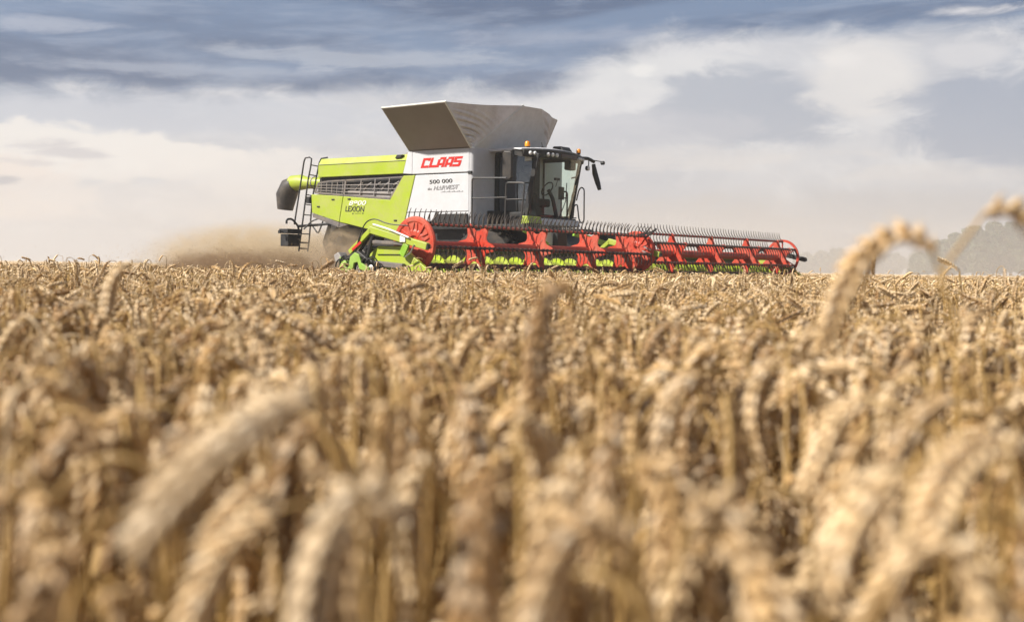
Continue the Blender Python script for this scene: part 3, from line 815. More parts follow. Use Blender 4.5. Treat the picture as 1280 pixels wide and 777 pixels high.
# intake auger with lime flights
au = MB().tube([(-.62, -7.95, .93), (-.62, 7.95, .93)], .27, 24).build('intake_auger', M['green'], P, smooth=True)
fl_ = MB(); vs = []; fs = []
steps = 34 * 20
for i in range(steps + 1):
    y = -7.9 + 15.8 * i / steps; hand = 1 if y < 0 else -1; a = hand * 2 * math.pi * y / .52
    ca, sa = math.cos(a), math.sin(a)
    for rr_, dy_ in ((.21, -.01), (.36, -.012), (.36, .012), (.21, .01)): vs.append((-.62 + rr_ * ca, y + dy_, .93 + rr_ * sa))
for i in range(steps):
    if abs(i - steps / 2) < 12: continue
    for k in range(4):
        a_, b_ = i * 4 + k, i * 4 + (k + 1) % 4; fs.append((a_, b_, b_ + 4, a_ + 4))
fl_.add(vs, fs).build('auger_flight', M['green'], au)
# knife bar and crop lifters
kb = MB().box((.55, -8.1, .14), (.63, 8.1, .20)).build('knife_bar', M['greyl'], P)
mb = MB()
for k in range(160): mb.prism([(.63, -8.0 + k * .1), (.63, -7.96 + k * .1), (.74, -7.98 + k * .1)], 2, .16, .18)
mb.build('knife_sections', M['steel'], kb)

# end plates and drive covers
for s, y in ((-1, -8.18), (1, 8.14)):
    ep = MB().prism([(-1.35, .2), (-1.35, 1.15), (-1.05, 1.18), (-.72, 1.43), (-.10, 1.43), (.15, 1.25), (.9, .75), (1.6, .35), (1.6, .2)], 1, y - .04, y + .04).build('end_plate', M['green'], P, bevel=.012)
    if s < 0:
        MB().obox((-.72, y - .05, 1.27), (.1, y - .05, 1.27), .02, .012).build('seam', M['black'], ep)
        MB().obox((-.78, y - .06, 1.50), (.05, y - .06, 1.47), .16, .07).obox((-.7, y - .1, 1.10), (.0, y - .1, 1.05), .1, .1).build('drive_cover', M['grey'], ep, bevel=.015)
    MB().prism([(.8, .25), (.9, .75), (1.6, .45), (2.3, .15), (2.3, .1), (.8, .1)], 1, y - .07, y + .07).build('crop_divider', M['green'], ep, bevel=.02)
# near drive housing: folded sheet guards, belts, pulleys and hoses
dh = MB().prism([(-1.50, .92), (-1.54, 1.16), (-1.50, 1.22), (-1.43, 1.14), (-1.34, 1.02), (-1.22, 1.12), (-1.20, .90)], 1, -8.44, -8.40).prism([(-1.26, .92), (-1.20, 1.22), (-1.08, 1.30), (-.97, 1.26), (-.90, 1.10), (-.72, 1.02), (-.70, .94), (-.95, .98), (-1.0, 1.12), (-1.1, 1.10), (-1.14, .92)], 1, -8.48, -8.43)
dh = dh.build('drive_guard', M['green2'], P, bevel=.008)
MB().prism([(-1.66, 1.12), (-1.70, 1.25), (-1.58, 1.31), (-1.50, 1.22), (-1.51, 1.10)], 1, -8.42, -8.20).build('gear_case', M['greyl'], dh, bevel=.02)
MB().prism([(-1.46, .80), (-1.46, 1.22), (-1.12, 1.34), (-.88, 1.20), (-.60, 1.10), (-.58, .80)], 1, -8.36, -8.23).build('drive_backplate', M['black'], dh, bevel=.02)
MB().lathe((-.98, -8.38, 1.0), (0, -1, 0), [(0, .11), (.04, .11), (.05, .08), (.02, .06), (.02, .03), (.07, .03), (.07, 0)], 20).build('pulley', M['greyl'], dh, smooth=True)
MB().lathe((-.72, -8.38, 1.0), (0, -1, 0), [(0, .07), (.04, .07), (.05, .05), (.05, 0)], 20).build('pulley', M['steel'], dh, smooth=True)
MB().lathe((-1.34, -8.40, 1.10), (0, -1, 0), [(0, .05), (.08, .05), (.09, .03), (.09, 0)], 16).build('pulley', M['green2'], dh, smooth=True)
MB().obox((-.62, -8.36, .93), (-.1, -8.36, .90), .10, .05).obox((-1.4, -8.5, .86), (-.9, -8.5, .84), .04, .03).build('guard_strip', M['greyl'], dh, bevel=.01)
mb = MB(); rr = random.Random(4)
for k in range(9):
    x1 = -1.66 + .11 * k; mb.tube(rounded([(x1, -8.38, .88 + .05 * rr.random()), (x1 + .06, -8.46, 1.08 + .16 * rr.random()), (x1 + .2, -8.46, 1.14 + .16 * rr.random()), (x1 + .34, -8.38, .95 + .1 * rr.random())], .1), .014, 6)
mb.tube([(-1.70, -8.2, .75), (-1.76, -8.2, 1.0), (-1.68, -8.15, 1.16), (-1.4, -8.1, 1.25)], .03, 8)
mb.tube(rounded([(-1.25, -8.24, 1.25), (-1.02, -8.25, 1.48), (-.92, -8.25, 1.62), (-.6, -8.2, 1.55)], .1), .03, 8).tube(rounded([(-1.1, -8.24, 1.15), (-.95, -8.25, 1.40), (-.80, -8.25, 1.56)], .1), .024, 8)
mb.build('hydraulic_hoses', M['black'], dh, smooth=True)

# reel arms
def reel_arm(y, m='green'):
    o = MB()
    A, B, C_ = (-1.36, y, 1.30), (-.80, y, 1.735), (.60, y, 1.415)
    o.obox(A, B, .10, .095, (0, 0, 1)).obox((-.84, y, 1.735), C_, .10, .13, (0, 0, 1))
    a = o.build('reel_arm', M[m], P, bevel=.012)
    MB().obox((-.72, y + .02, 1.64), (-.25, y + .02, 1.60), .06, .07).build('arm_gusset', M[m], a, bevel=.01)
    MB().box((.575, y - .045, 1.375), (.63, y + .045, 1.455)).build('end_cap', M['black'], a)
    MB().tube([(-.98, y, 1.0), (-.85, y, 1.40), (-.78, y, 1.62)], .035, 8).build('lift_cylinder', M['black'], a)
    return a
ra = reel_arm(-8.30); reel_arm(0.02); reel_arm(8.28, 'black')
MB().obox((-1.25, -8.37, 1.35), (-1.02, -8.37, 1.50), .012, .05).build('sticker', M['redtxt'], ra)
MB().box((-.03, -8.37, 1.50), (.10, -8.355, 1.62)).build('sticker', M['whtxt'], ra)
MB().obox((.16, -8.30, 1.43), (.16, -8.30, 1.60), .12, .03).obox((-.02, -8.32, 1.25), (.10, -8.32, 1.46), .05, .14).build('adjuster', M['green2'], ra, bevel=.008)
MB().tube([(.10, -8.36, 1.22), (.24, -8.37, 1.30), (.32, -8.36, 1.45)], .016, 6).build('adjuster_rod', M['steel'], ra)
hs = MB().tube(rounded([(-1.18, -8.36, 1.32), (-.95, -8.37, 1.86), (-.68, -8.37, 1.95), (-.35, -8.36, 1.83), (.1, -8.3, 1.80)], .25, n=6), .012, 6)
hs.build('hose', M['black'], ra)
MB().tube(rounded([(-.7, -8.38, 1.83), (-.3, -8.38, 1.74), (.2, -8.38, 1.58)], .2), .018, 6).build('hose', M['alul'], ra)


# reels
def ring(mb, cy_, r0_, r1, th, n=40):
    mb.lathe((0, cy_ - th / 2, HZ), (0, 1, 0), [(0, r0_), (0, r1), (th, r1), (th, r0_), (0, r0_)], n)


def spider(y, nb, off, rad, w0=.16, w1=.095, th=.012, m='red', parent=None, holes=True):
    """star-shaped bracket with one arm per bat"""
    pts = []
    for k in range(nb):
        a = off + 2 * math.pi * k / nb; an = off + 2 * math.pi * (k + .5) / nb
        ta = Vector((-math.sin(a), math.cos(a))); ra_ = Vector((math.cos(a), math.sin(a)))
        for s_ in (-1, -.5, .5, 1):
            rr_ = rad if abs(s_) < 1 else rad * .90
            p = ra_ * rr_ + ta * (w1 / 2 * s_); pts.append((p.x, HZ + p.y))
        for da_ in (-R(11), 0, R(11)):
            q = Vector((math.cos(an + da_), math.sin(an + da_))) * rad * ((.60 if abs(math.sin(an)) > .8 else .58) + .04 * abs(da_) / R(11))
            pts.append((q.x, HZ + q.y))
    cx = [(x, z) for x, z in pts]
    # fan triangulated about the hub so that the concave outline stays clean
    mb = MB(); n_ = len(cx)
    vs = [(0, y - th, HZ)] + [(x, y - th, z) for x, z in cx] + [(0, y + th, HZ)] + [(x, y + th, z) for x, z in cx]
    fs = []
    for i in range(n_):
        j = (i + 1) % n_
        fs += [(0, 1 + j, 1 + i), (n_ + 1, n_ + 2 + i, n_ + 2 + j), (1 + i, 1 + j, n_ + 2 + j, n_ + 2 + i)]
    mb.add(vs, fs)
    # raised edge beads and hub
    for i in range(n_):
        j = (i + 1) % n_
        mb.obox((cx[i][0], y, cx[i][1]), (cx[j][0], y, cx[j][1]), .03, .012, (0, 1, 0))
    mb.lathe((0, y - .05, HZ), (0, 1, 0), [(0, .08), (0, .12), (.10, .12), (.10, .08)], 16)
    o = mb.build('reel_bracket', M[m], parent, bevel=0)
    if holes:
        h = MB()
        for k in range(nb):
            a = off + 2 * math.pi * k / nb
            for rr_, rs in ((rad * .72, .018), (rad * .5, .028)):
                for sg in (-.10, .10):
                    c_ = (math.cos(a + sg * 1.6) * rr_, HZ + math.sin(a + sg * 1.6) * rr_)
                    for sy in (-1, 1):
                        h.lathe((c_[0], y + sy * (th + .001), c_[1]), (0, sy, 0), [(0, rs), (.002, rs), (.0021, 0)], 10)
        h.build('bolt_heads', M['redd'], parent)
    return o


def tine_bar(y0, y1, ang, rad, tdir, parent, m='redd', tl=.235, curve=.05, step=.15):
    x, z = rad * math.cos(ang), HZ + rad * math.sin(ang)
    b = MB().tube([(x, y0, z), (x, y1, z)], .022, 8).build('tine_bar', M[m], parent, smooth=True)
    t = MB(); n_ = int(round((y1 - y0) / step)); d = Vector((math.cos(tdir), 0, math.sin(tdir))); pn = Vector((-d.z, 0, d.x))
    for k in range(n_ + 1):
        y = y0 + (y1 - y0) * k / n_; p = Vector((x, y, z)) + d * .03
        j = random.uniform(-.012, .012)
        pts = [p, p + d * tl * .3 + pn * (curve * .42), p + d * tl * .65 + pn * (curve * .45 + j * .4), p + d * tl + pn * (j * .9)]
        t.tube(pts, [.014, .0125, .010, .006], 5)
        t.lathe((x, y - .025, z), (0, 1, 0), [(0, .024), (0, .034), (.05, .034), (.05, .024)], 8)
    to = t.build('tines', M['tine'], parent)
    return b


def reel(y0, y1, off, rad, braks, tdirs, near):
    batm = ('maroon', 'redd', 'maroon', 'maroon', 'maroon', 'maroon') if near else ('maroon', 'redd', 'maroon', 'maroon', 'maroon', 'redd')
    rl = bpy.data.objects.new('reel', None); COL.objects.link(rl); rl.parent = P
    MB().tube([(0, y0, HZ), (0, y1, HZ)], .078 if near else .092, 20).build('reel_tube', M['red'], rl, smooth=True)
    for k in range(6):
        a = off + k * math.pi / 3
        tine_bar(y0, y1, a, rad, tdirs[k], rl, batm[k])
    for y in braks: spider(y, 6, off, rad + .02, parent=rl, m='red')
    return rl


D2 = R(1)
offn = R(-6)
# near reel: upper tines stand up and lean forward, the others hang down and back
tdn = [R(-86), R(66), R(80), R(-100), R(-80), R(-66)]
rn = reel(-7.95, -.18, offn, .46, (-6.15, -4.15, -2.15, -.62), tdn, True)
offf = R(30)
tdf = [R(-75), R(112), R(105), R(-105), R(-85), R(-75)]
rf = reel(.14, 7.95, offf, .46, (1.6, 3.63, 5.68, 7.62), tdf, False)


def disc(y, parent, r=.52, name='reel_disc', mat_='red', sy=-1):
    prof = [(0, .0), (0, .10), (.0, .13), (.03, .16), (.03, .24), (.012, .28), (.012, .40), (.03, .43), (.03, .50), (.0, .52), (-.03, .52), (-.03, .0)]
    prof = [(t_, rr_ * r / .52) for t_, rr_ in prof]
    mb = MB().lathe((0, y, HZ), (0, sy, 0), prof, 56)
    for k in range(6):   # pressed ribs and lobes
        a = offn + k * math.pi / 3
        p = (math.cos(a) * .15, y + sy * .022, HZ + math.sin(a) * .15); q = (math.cos(a) * .46, y + sy * .022, HZ + math.sin(a) * .46)
        mb.obox(p, q, .05, .03, (0, 1, 0))
        for s_ in (-1, 1):
            a2 = a + s_ * .42
            mb.obox((math.cos(a + s_ * .2) * .18, y + sy * .02, HZ + math.sin(a + s_ * .2) * .18), (math.cos(a2) * .40, y + sy * .02, HZ + math.sin(a2) * .40), .03, .024, (0, 1, 0))
    o = mb.build(name, M[mat_], parent, bevel=.004)
    return o


disc(-8.0, rn)
disc(-.12, rn, .50, sy=-1)
disc(.08, rf, .44, sy=-1)
# far end: open spoked ring
mb = MB(); ring(mb, 8.0, .455, .52, .05, 48)
for k in range(6):
    a = offf + k * math.pi / 3
    mb.obox((math.cos(a) * .1, 8.0, HZ + math.sin(a) * .1), (math.cos(a) * .47, 8.0, HZ + math.sin(a) * .47), .02, .06, (0, 1, 0))
mb.build('reel_ring', M['red'], rf, smooth=True)
# stalks to the upper bats and steel guards on the centre disc
mb = MB()
for y in (-7.9, -.25): mb.obox((.30, y, 1.85), (.48, y + .02, 2.06), .02, .03)
mb.obox((.40, -.30, 1.82), (.62, -.20, 2.02), .03, .05).obox((.2, -.4, 1.86), (.5, -.2, 1.94), .03, .05)
mb.build('bat_lever', M['tine'], rn)
MB().obox((.30, -.22, 1.60), (.48, -.95 + .73, 1.52), .03, .03).obox((.28, -.26, 1.50), (.5, -.24, 1.42), .03, .03).build('guide_rod', M['steel'], rn)

# ================================================================== GROUND
gm = bpy.data.materials.new("field_soil"); gm.use_nodes = True
t = NT(gm.node_tree); b = t.n['Principled BSDF']
tc = t.new('ShaderNodeTexCoord').outputs['Object']
c = t.mix(t.ss(t.noise(tc, 7.0, 6, 0.65), 0.35, 0.7), (0.07, 0.045, 0.025), (0.15, 0.10, 0.055))
c = t.mix(t.m('MULTIPLY', t.ss(t.noise(tc, 60.0, 4, 0.6), 0.5, 0.8), 0.6), c, (0.42, 0.31, 0.17))
t.put(b.inputs['Base Color'], c); b.inputs['Roughness'].default_value = 0.95
gnd = MB().add([(-3000, -3000, 0), (3000, -3000, 0), (3000, 3000, 0), (-3000, 3000, 0)], [(0, 1, 2, 3)]).build('ground', gm)
tag(gnd, "bare brown soil of the field", "ground", kind="structure")

exec_wheat = True
# ================================================================== WHEAT
def frame_along(pts):
    """tangent / side / normal for a planar-ish polyline (N,3)"""
    T = np.gradient(pts, axis=0); T /= np.linalg.norm(T, axis=1)[:, None] + 1e-9
    S = np.zeros_like(T); s = np.array([0, 1.0, 0])
    for i in range(len(T)):
        s = s - T[i] * np.dot(s, T[i]); s /= np.linalg.norm(s) + 1e-9; S[i] = s
    return T, S, np.cross(T, S)


def tube_np(pts, rad, n):
    T, S, N = frame_along(pts); k = np.arange(n) * 2 * np.pi / n
    V = pts[:, None, :] + (S[:, None, :] * np.cos(k)[None, :, None] + N[:, None, :] * np.sin(k)[None, :, None]) * np.asarray(rad)[:, None, None]
    m_ = len(pts); V = V.reshape(-1, 3); F = []
    for i in range(m_ - 1):
        for j in range(n):
            a, b_, c_, d_ = i * n + j, i * n + (j + 1) % n, (i + 1) * n + (j + 1) % n, (i + 1) * n + j
            F += [(a, b_, c_), (a, c_, d_)]
    return V, np.array(F)


def grain_np(c, d, side, L, w, th, ns=4, nr=3, awn=0.0, r=None):
    """one husk: teardrop along d; optional short awn"""
    d = d / np.linalg.norm(d); side = side - d * np.dot(side, d); side /= np.linalg.norm(side) + 1e-9
    up_ = np.cross(d, side); V = [c]; prof = {1: [(.45, 1.0)], 2: [(.25, .85), (.62, .8)], 3: [(.15, .6), (.42, 1.0), (.74, .68)]}[nr]
    for t_, q in prof:
        for k in range(ns):
            a = 2 * np.pi * k / ns
            V.append(c + d * L * t_ + side * (w / 2 * q * np.cos(a)) + up_ * (th / 2 * q * np.sin(a)))
    V.append(c + d * L); F = []
    for k in range(ns): F.append((0, 1 + (k + 1) % ns, 1 + k))
    for i in range(nr - 1):
        for k in range(ns):
            a, b_ = 1 + i * ns + k, 1 + i * ns + (k + 1) % ns
            F += [(a, b_, b_ + ns), (a, b_ + ns, a + ns)]
    e = len(V) - 1
    for k in range(ns): F.append((1 + (nr - 1) * ns + k, 1 + (nr - 1) * ns + (k + 1) % ns, e))
    if awn > 0:
        o = len(V); tip = c + d * (L + awn) + side * awn * .15 * (r.random() - .5); ww = .0006
        V += [c + d * L * .8 + side * ww, c + d * L * .8 - side * ww, tip, c + d * L * .8 + up_ * ww]
        F += [(o, o + 1, o + 2), (o + 1, o + 3, o + 2), (o + 3, o, o + 2)]
    return np.array(V), np.array(F)


def merge(parts):
    V = []; F = []; o = 0
    for v, f_ in parts:
        V.append(v); F.append(f_ + o); o += len(v)
    return np.concatenate(V), np.concatenate(F)


def curve_pts(H, bend, Ls, Lneck, r, lean=0.0):
    """centre line from the ground: straight straw, then one continuous nod. Returns straw part and ear part"""
    st_ = []; x = z = 0.0
    apex = H
    # straight run
    nS = 5; R_ = (Ls + Lneck) / bend
    phi0 = lean
    rise = R_ * (math.sin(min(bend + phi0, math.pi / 2)) - math.sin(phi0)) if bend + phi0 > math.pi / 2 else R_ * (math.sin(bend + phi0) - math.sin(phi0))
    rise = R_ * ((1.0 if bend + phi0 > math.pi / 2 else math.sin(bend + phi0)) - math.sin(phi0))
    zs = H - rise
    for i in range(nS + 1):
        t_ = i / nS; st_.append((math.tan(phi0) * zs * t_ ** 2 * .6, 0, zs * t_))
    x0_ = st_[-1][0]; z0_ = zs
    prof_ = lambda q: (1 - (1 - min(1.0, q / .78)) ** 1.9)
    tot = Ls + Lneck; n_ = 22; curve = []
    x, z = x0_, z0_
    for i in range(1, n_ + 1):
        q = (i - .5) / n_
        am = phi0 + bend * prof_(q)
        x += math.sin(am) * tot / n_; z += math.cos(am) * tot / n_
        curve.append((x, .004 * math.sin(i * .3), z))
    kN = max(2, int(round(n_ * Lneck / tot)))
    straw = np.array(st_ + curve[:kN + 1]); ear = np.array(curve[kN:])
    return straw, ear


def resample(pts, n):
    d = np.r_[0, np.cumsum(np.linalg.norm(np.diff(pts, axis=0), axis=1))]
    t_ = np.linspace(0, d[-1], n); return np.stack([np.interp(t_, d, pts[:, k]) for k in range(3)], 1), d[-1]


def ear_mesh(ear, lod, r, wid=.0135):
    LL = float(np.linalg.norm(np.diff(ear, axis=0), axis=1).sum())
    n_ = {0: max(14, int(LL / .0046)), 1: 16, 2: 9, 3: 3}[lod]
    if lod >= 2:
        P_, L_ = resample(ear, n_ + 1); rad = wid * .46 * np.array([.5] + [1.0 + (.28 if i % 2 else -.26) for i in range(n_ - 1)] + [.18])
        return tube_np(P_, rad, 4 if lod == 2 else 3)
    P_, L_ = resample(ear, n_ + 1); T, S, N = frame_along(P_); parts = []
    tw = r.uniform(0, np.pi)
    core = tube_np(P_, np.full(len(P_), .0018), 4); parts.append(core)
    for i in range(n_):
        s_ = 1 if i % 2 else -1; t_ = i / n_
        env = (.72 + .45 * math.sin(min(1, t_ * 1.25) * math.pi * .75)) * (1 - .35 * max(0, t_ - .75) / .25)
        a = tw + .25 * t_
        A = S[i] * math.cos(a) + N[i] * math.sin(a); B = -S[i] * math.sin(a) + N[i] * math.cos(a)
        base = P_[i] + A * s_ * .0012
        if lod == 0:
            for fl_k, (da, db, sc) in enumerate(((.66, 0, 1.0), (.44, .58, .95), (.44, -.58, .95), (.15, .0, .9))):
                d = T[i] * 1.0 + A * s_ * (da + r.uniform(-.1, .1)) + B * (db + r.uniform(-.08, .08))
                parts.append(grain_np(base + B * db * .002, d, B, L_ / n_ * 2.9 * sc * env, wid * .33 * env, wid * .27 * env, 5, 3,
                                      awn=r.uniform(.003, .010) if r.random() < .85 else 0, r=r))
        else:
            for db in (.42, -.42):
                d = T[i] + A * s_ * (.55 + r.uniform(-.08, .08)) + B * db
                parts.append(grain_np(base, d, B, L_ / n_ * 2.8 * env, wid * .38 * env, wid * .30 * env, 4, 2, awn=r.uniform(.002, .006) if db > 0 else 0, r=r))
    return merge(parts)


def leaf_mesh(r, H, lod):
    n_ = {0: 9, 1: 5}[lod]; z0_ = H * r.uniform(.45, .80); L_ = r.uniform(.12, .24); az_ = r.uniform(0, 6.28); P_ = []
    x = 0; z = z0_; a = r.uniform(.15, .5); bend = r.uniform(1.4, 2.9); tw0 = r.uniform(0, 6.28); tws = r.uniform(-2.5, 2.5)
    for i in range(n_ + 1):
        P_.append((x, z, i / n_)); aa = a + bend * i / n_; x += math.sin(aa) * L_ / n_; z += math.cos(aa) * L_ / n_
    V = []
    for x, z, t_ in P_:
        w = .0055 * (1 - t_) ** .6 * (0.6 + min(1, t_ * 6) * .4) + .0004; q = tw0 * .15 + tws * t_ * .5
        cx__, cy__ = x * math.cos(az_), x * math.sin(az_)
        px_, py_ = -math.sin(az_), math.cos(az_)
        V.append((cx__ + px_ * w * math.cos(q), cy__ + py_ * w * math.cos(q), z + w * math.sin(q)))
        V.append((cx__ - px_ * w * math.cos(q), cy__ - py_ * w * math.cos(q), z - w * math.sin(q)))
    F = []
    for i in range(n_): F += [(2 * i, 2 * i + 1, 2 * i + 3), (2 * i, 2 * i + 3, 2 * i + 2)]
    return np.array(V), np.array(F)


def make_variant(r, lod, bend=None, H=.98):
    bend = bend if bend is not None else r.choice([r.uniform(2.5, 3.3), r.uniform(1.8, 2.7), r.uniform(.5, 1.5)], p=[.76, .20, .04])
    Ls = r.uniform(.070, .100); neck = r.uniform(.03, .065) * (1 if bend > 1.2 else .6)
    straw, ear = curve_pts(H, bend, Ls, neck, r, lean=r.uniform(0, .10))
    ne = {0: 7, 1: 5, 2: 3, 3: 3}[lod]
    if lod == 3: straw = straw[[3, -1]]
    elif lod == 2: straw = straw[[2, 5, 7, -1]] if len(straw) > 8 else straw[[2, 5, -1]]
    rad = np.linspace(.0021, .0011, len(straw)) * (1.25 if lod >= 2 else 1)
    S_ = tube_np(straw, rad, 5 if lod == 0 else 3)
    E_ = ear_mesh(ear, lod, r, wid=r.uniform(.0150, .0190))
    Lf = [leaf_mesh(r, H, lod) for _ in range(2 if lod == 0 else 1)] if lod <= 1 else []
    return S_, E_, Lf


def mesh_np(name, V, F, tint=None, matidx=None, mats=()):
    me = bpy.data.meshes.new(name); nv, nf = len(V), len(F)
    me.vertices.add(nv); me.vertices.foreach_set('co', V.astype(np.float32).ravel())
    me.loops.add(nf * 3); me.loops.foreach_set('vertex_index', F.astype(np.int32).ravel())
    me.polygons.add(nf); me.polygons.foreach_set('loop_start', np.arange(0, nf * 3, 3, dtype=np.int32))
    if matidx is not None: me.polygons.foreach_set('material_index', matidx.astype(np.int32))
    me.polygons.foreach_set('use_smooth', np.ones(nf, dtype=bool))
    for m_ in mats: me.materials.append(m_)
    me.update(calc_edges=True)
    if tint is not None:
        a = me.attributes.new('tint', 'FLOAT', 'POINT'); a.data.foreach_set('value', tint.astype(np.float32))
    return me


# --- where wheat stands: everything but the cut swath behind the header and the header itself
def in_swath(x, y):
    lx = (x - 2.98) * FX + (y - 29.6) * FY; ly = (x - 2.98) * 0.603 + (y - 29.6) * 0.797
    return (np.abs(ly) < 8.45) & (lx < .75)


def scatter(d0, d1, dens, margin, half=.435):
    ymax = d1; wmax = half * d1 + margin; n_ = int(dens * 2 * wmax * (d1 - max(0, d0 * .7)))
    x = rng.uniform(-wmax, wmax, n_); y = rng.uniform(d0 * .7 if d0 > 1 else -0.6, d1, n_) if d0 > 1 else rng.uniform(-.6, d1, n_)
    if d0 <= 1:
        n_ = int(dens * 2 * wmax * (d1 + .6)); x = rng.uniform(-wmax, wmax, n_); y = rng.uniform(-.6, d1, n_)
    d = np.hypot(x, y)
    k = (d >= d0) & (d < d1) & (np.abs(x) < half * np.maximum(y, 0) + margin) & ~in_swath(x, y)
    return x[k], y[k]


def heights(x, y, sd_):
    h = .982 + .014 * np.sin(x * 1.7 + 1.1 * np.sin(y * .8)) * np.cos(y * 1.3) + rng.normal(0, sd_, len(x))
    lo_ = rng.random(len(x)) < .52
    h = np.where(lo_, h - rng.uniform(.03, .34, len(x)), h)
    dd_ = np.hypot(x, y); pt = np.where((dd_ > 4) & (dd_ < 30), .045, .02); hi_ = np.where(dd_ > 4, .125, .07)
    h = np.where(rng.random(len(x)) < pt, h + rng.uniform(.02, 1.0, len(x)) * hi_, h)
    return h


def place(V, x, y, h, yaw, H=.98, lx=0, ly=0):
    c_, s_ = np.cos(yaw)[:, None], np.sin(yaw)[:, None]; sc = (h / H)[:, None]
    vx, vy, vz = V[None, :, 0], V[None, :, 1], V[None, :, 2]
    # keep head size, stretch only the straw
    z = vz + (sc - 1) * np.minimum(vz, H * .75) / .75
    X = vx * c_ - vy * s_ + x[:, None] + lx[:, None] * (z / H) ** 2
    Y = vx * s_ + vy * c_ + y[:, None] + ly[:, None] * (z / H) ** 2
    return np.stack([X, Y, z], 2)


VARS = {l: [make_variant(np.random.default_rng(100 + 31 * l + i), l) for i in range(k)] for l, k in ((0, 14), (1, 12), (2, 14), (3, 8))}
AV, AF, AT, AM = [], [], [], []; off_v = 0


def add_mass(x, y, h, lod):
    global off_v
    yaw = rng.uniform(0, 2 * np.pi, len(x)); wind = rng.random(len(x)) < .35
    yaw = np.where(wind, rng.normal(2.6, .9, len(x)), yaw)
    lx, ly = rng.normal(-.01, .03, len(x)), rng.normal(0, .03, len(x)); vi = rng.integers(0, len(VARS[lod]), len(x))
    tint = rng.random(len(x))
    for k, (S_, E_, Lf) in enumerate(VARS[lod]):
        m_ = vi == k
        if not m_.any(): continue
        V, F = merge([S_, E_] + Lf); mi = np.r_[np.ones(len(S_[1])), np.zeros(len(E_[1])), np.ones(sum(len(l[1]) for l in Lf))]
        W = place(V, x[m_], y[m_], h[m_], yaw[m_], lx=lx[m_], ly=ly[m_]); cnt = len(W)
        AV.append(W.reshape(-1, 3)); AF.append((F[None] + (np.arange(cnt) * len(V))[:, None, None] + off_v).reshape(-1, 3))
        AT.append(np.repeat(tint[m_], len(V))); AM.append(np.tile(mi, cnt)); off_v += cnt * len(V)


# nearest belt: individual stalks are taken out of it
x, y = scatter(0.0, 2.3, 720, .35)
d = np.hypot(x, y)
h = heights(x, y, .022)
k = d > .25
x, y, h, d = x[k], y[k], h[k], d[k]
h = np.where(d < 1.6, np.minimum(h, 1.012), h)
h = np.where(d < .60, np.minimum(h, 1.005 - .13 * (.60 - d) / .30), h)
HOOKS = [   # crook-shaped ears near the lens: where each peaks, how far off it stands, half width, which way it hooks
    (455, 622, .47, 70, -1, .0195, "broad sunlit ear hooked like a cane at the bottom, left of centre"),
    (742, 652, .44, 78, -1, .0185, "low wide hooked ear at the bottom between the centre and the right third"),
    (905, 625, .50, 58, 1, .0180, "hooked ear at the bottom right of centre, curving down to the right"),
    (1088, 592, .58, 38, 1, .0160, "narrow looped ear below the tall arching ear, tip hanging beside its own stem"),
    (1185, 672, .46, 82, 1, .0185, "large hooked ear in the bottom right corner"),
    (92, 555, .60, 48, -1, .0175, "hooked ear at the left side, below the level of the pale slanting ear's top"),
    (832, 582, .60, 42, 1, .0170, "ear bent over in a tight crook above the two wide hooked ears at the bottom"),
    (1070, 492, .82, 30, -1, .0165, "small crooked ear bending left, straight under the tall arching ear"),
]
kk = np.ones(len(x), bool)
for (hx, hy, hd, hw, dr, wd, lab) in HOOKS:
    spx = 640 + x / np.maximum(y, .05) * 1550; wpx = .010 * 1550 / np.maximum(y, .05)
    kk &= ~((y > 0) & (y < hd + .04) & (np.abs(spx - hx - dr * 5) < hw * 1.1 + wpx * 1.6) & (h > 1.05 - (hy - 290) / 1550 * y))
x, y, h, d = x[kk], y[kk], h[kk], d[kk]
# leave room round the big stalks placed by hand
for (px_, py_, rr_) in ((.23, .78, .035), (.31, .80, .035), (-.08, .43, .05), (-.05, .5, .05)):
    kk = (np.hypot(x - px_, y - py_) > rr_); x, y, h, d = x[kk], y[kk], h[kk], d[kk]
# which of them the photograph shows: head inside the frame
vx, vz, vd = x * 1550, (h - .03 - HC) * 1550, np.maximum(y, .01)
sx_, sy_ = 640 + vx / vd, 335 - vz / vd
seen = (y > .2) & (sx_ > -40) & (sx_ < 1320) & (sy_ < 830)
idx = np.where(seen)[0]; idx = idx[np.argsort(d[idx])][:282]
is_ind = np.zeros(len(x), bool); is_ind[idx] = True
add_mass(x[~is_ind], y[~is_ind], h[~is_ind], 0)
IND = list(zip(x[is_ind], y[is_ind], h[is_ind]))
for d0, d1, dens, mar, lod, sd_ in ((2.3, 8.0, 340, .6, 1, .023), (8.0, 15, 130, 1.0, 2, .024), (15, 26, 60, 1.5, 2, .026), (26, 48, 28, 2.5, 2, .028), (48, 95, 9, 4, 3, .03)):
    x, y = scatter(d0, d1, dens, mar); h = heights(x, y, sd_); add_mass(x, y, h, lod)
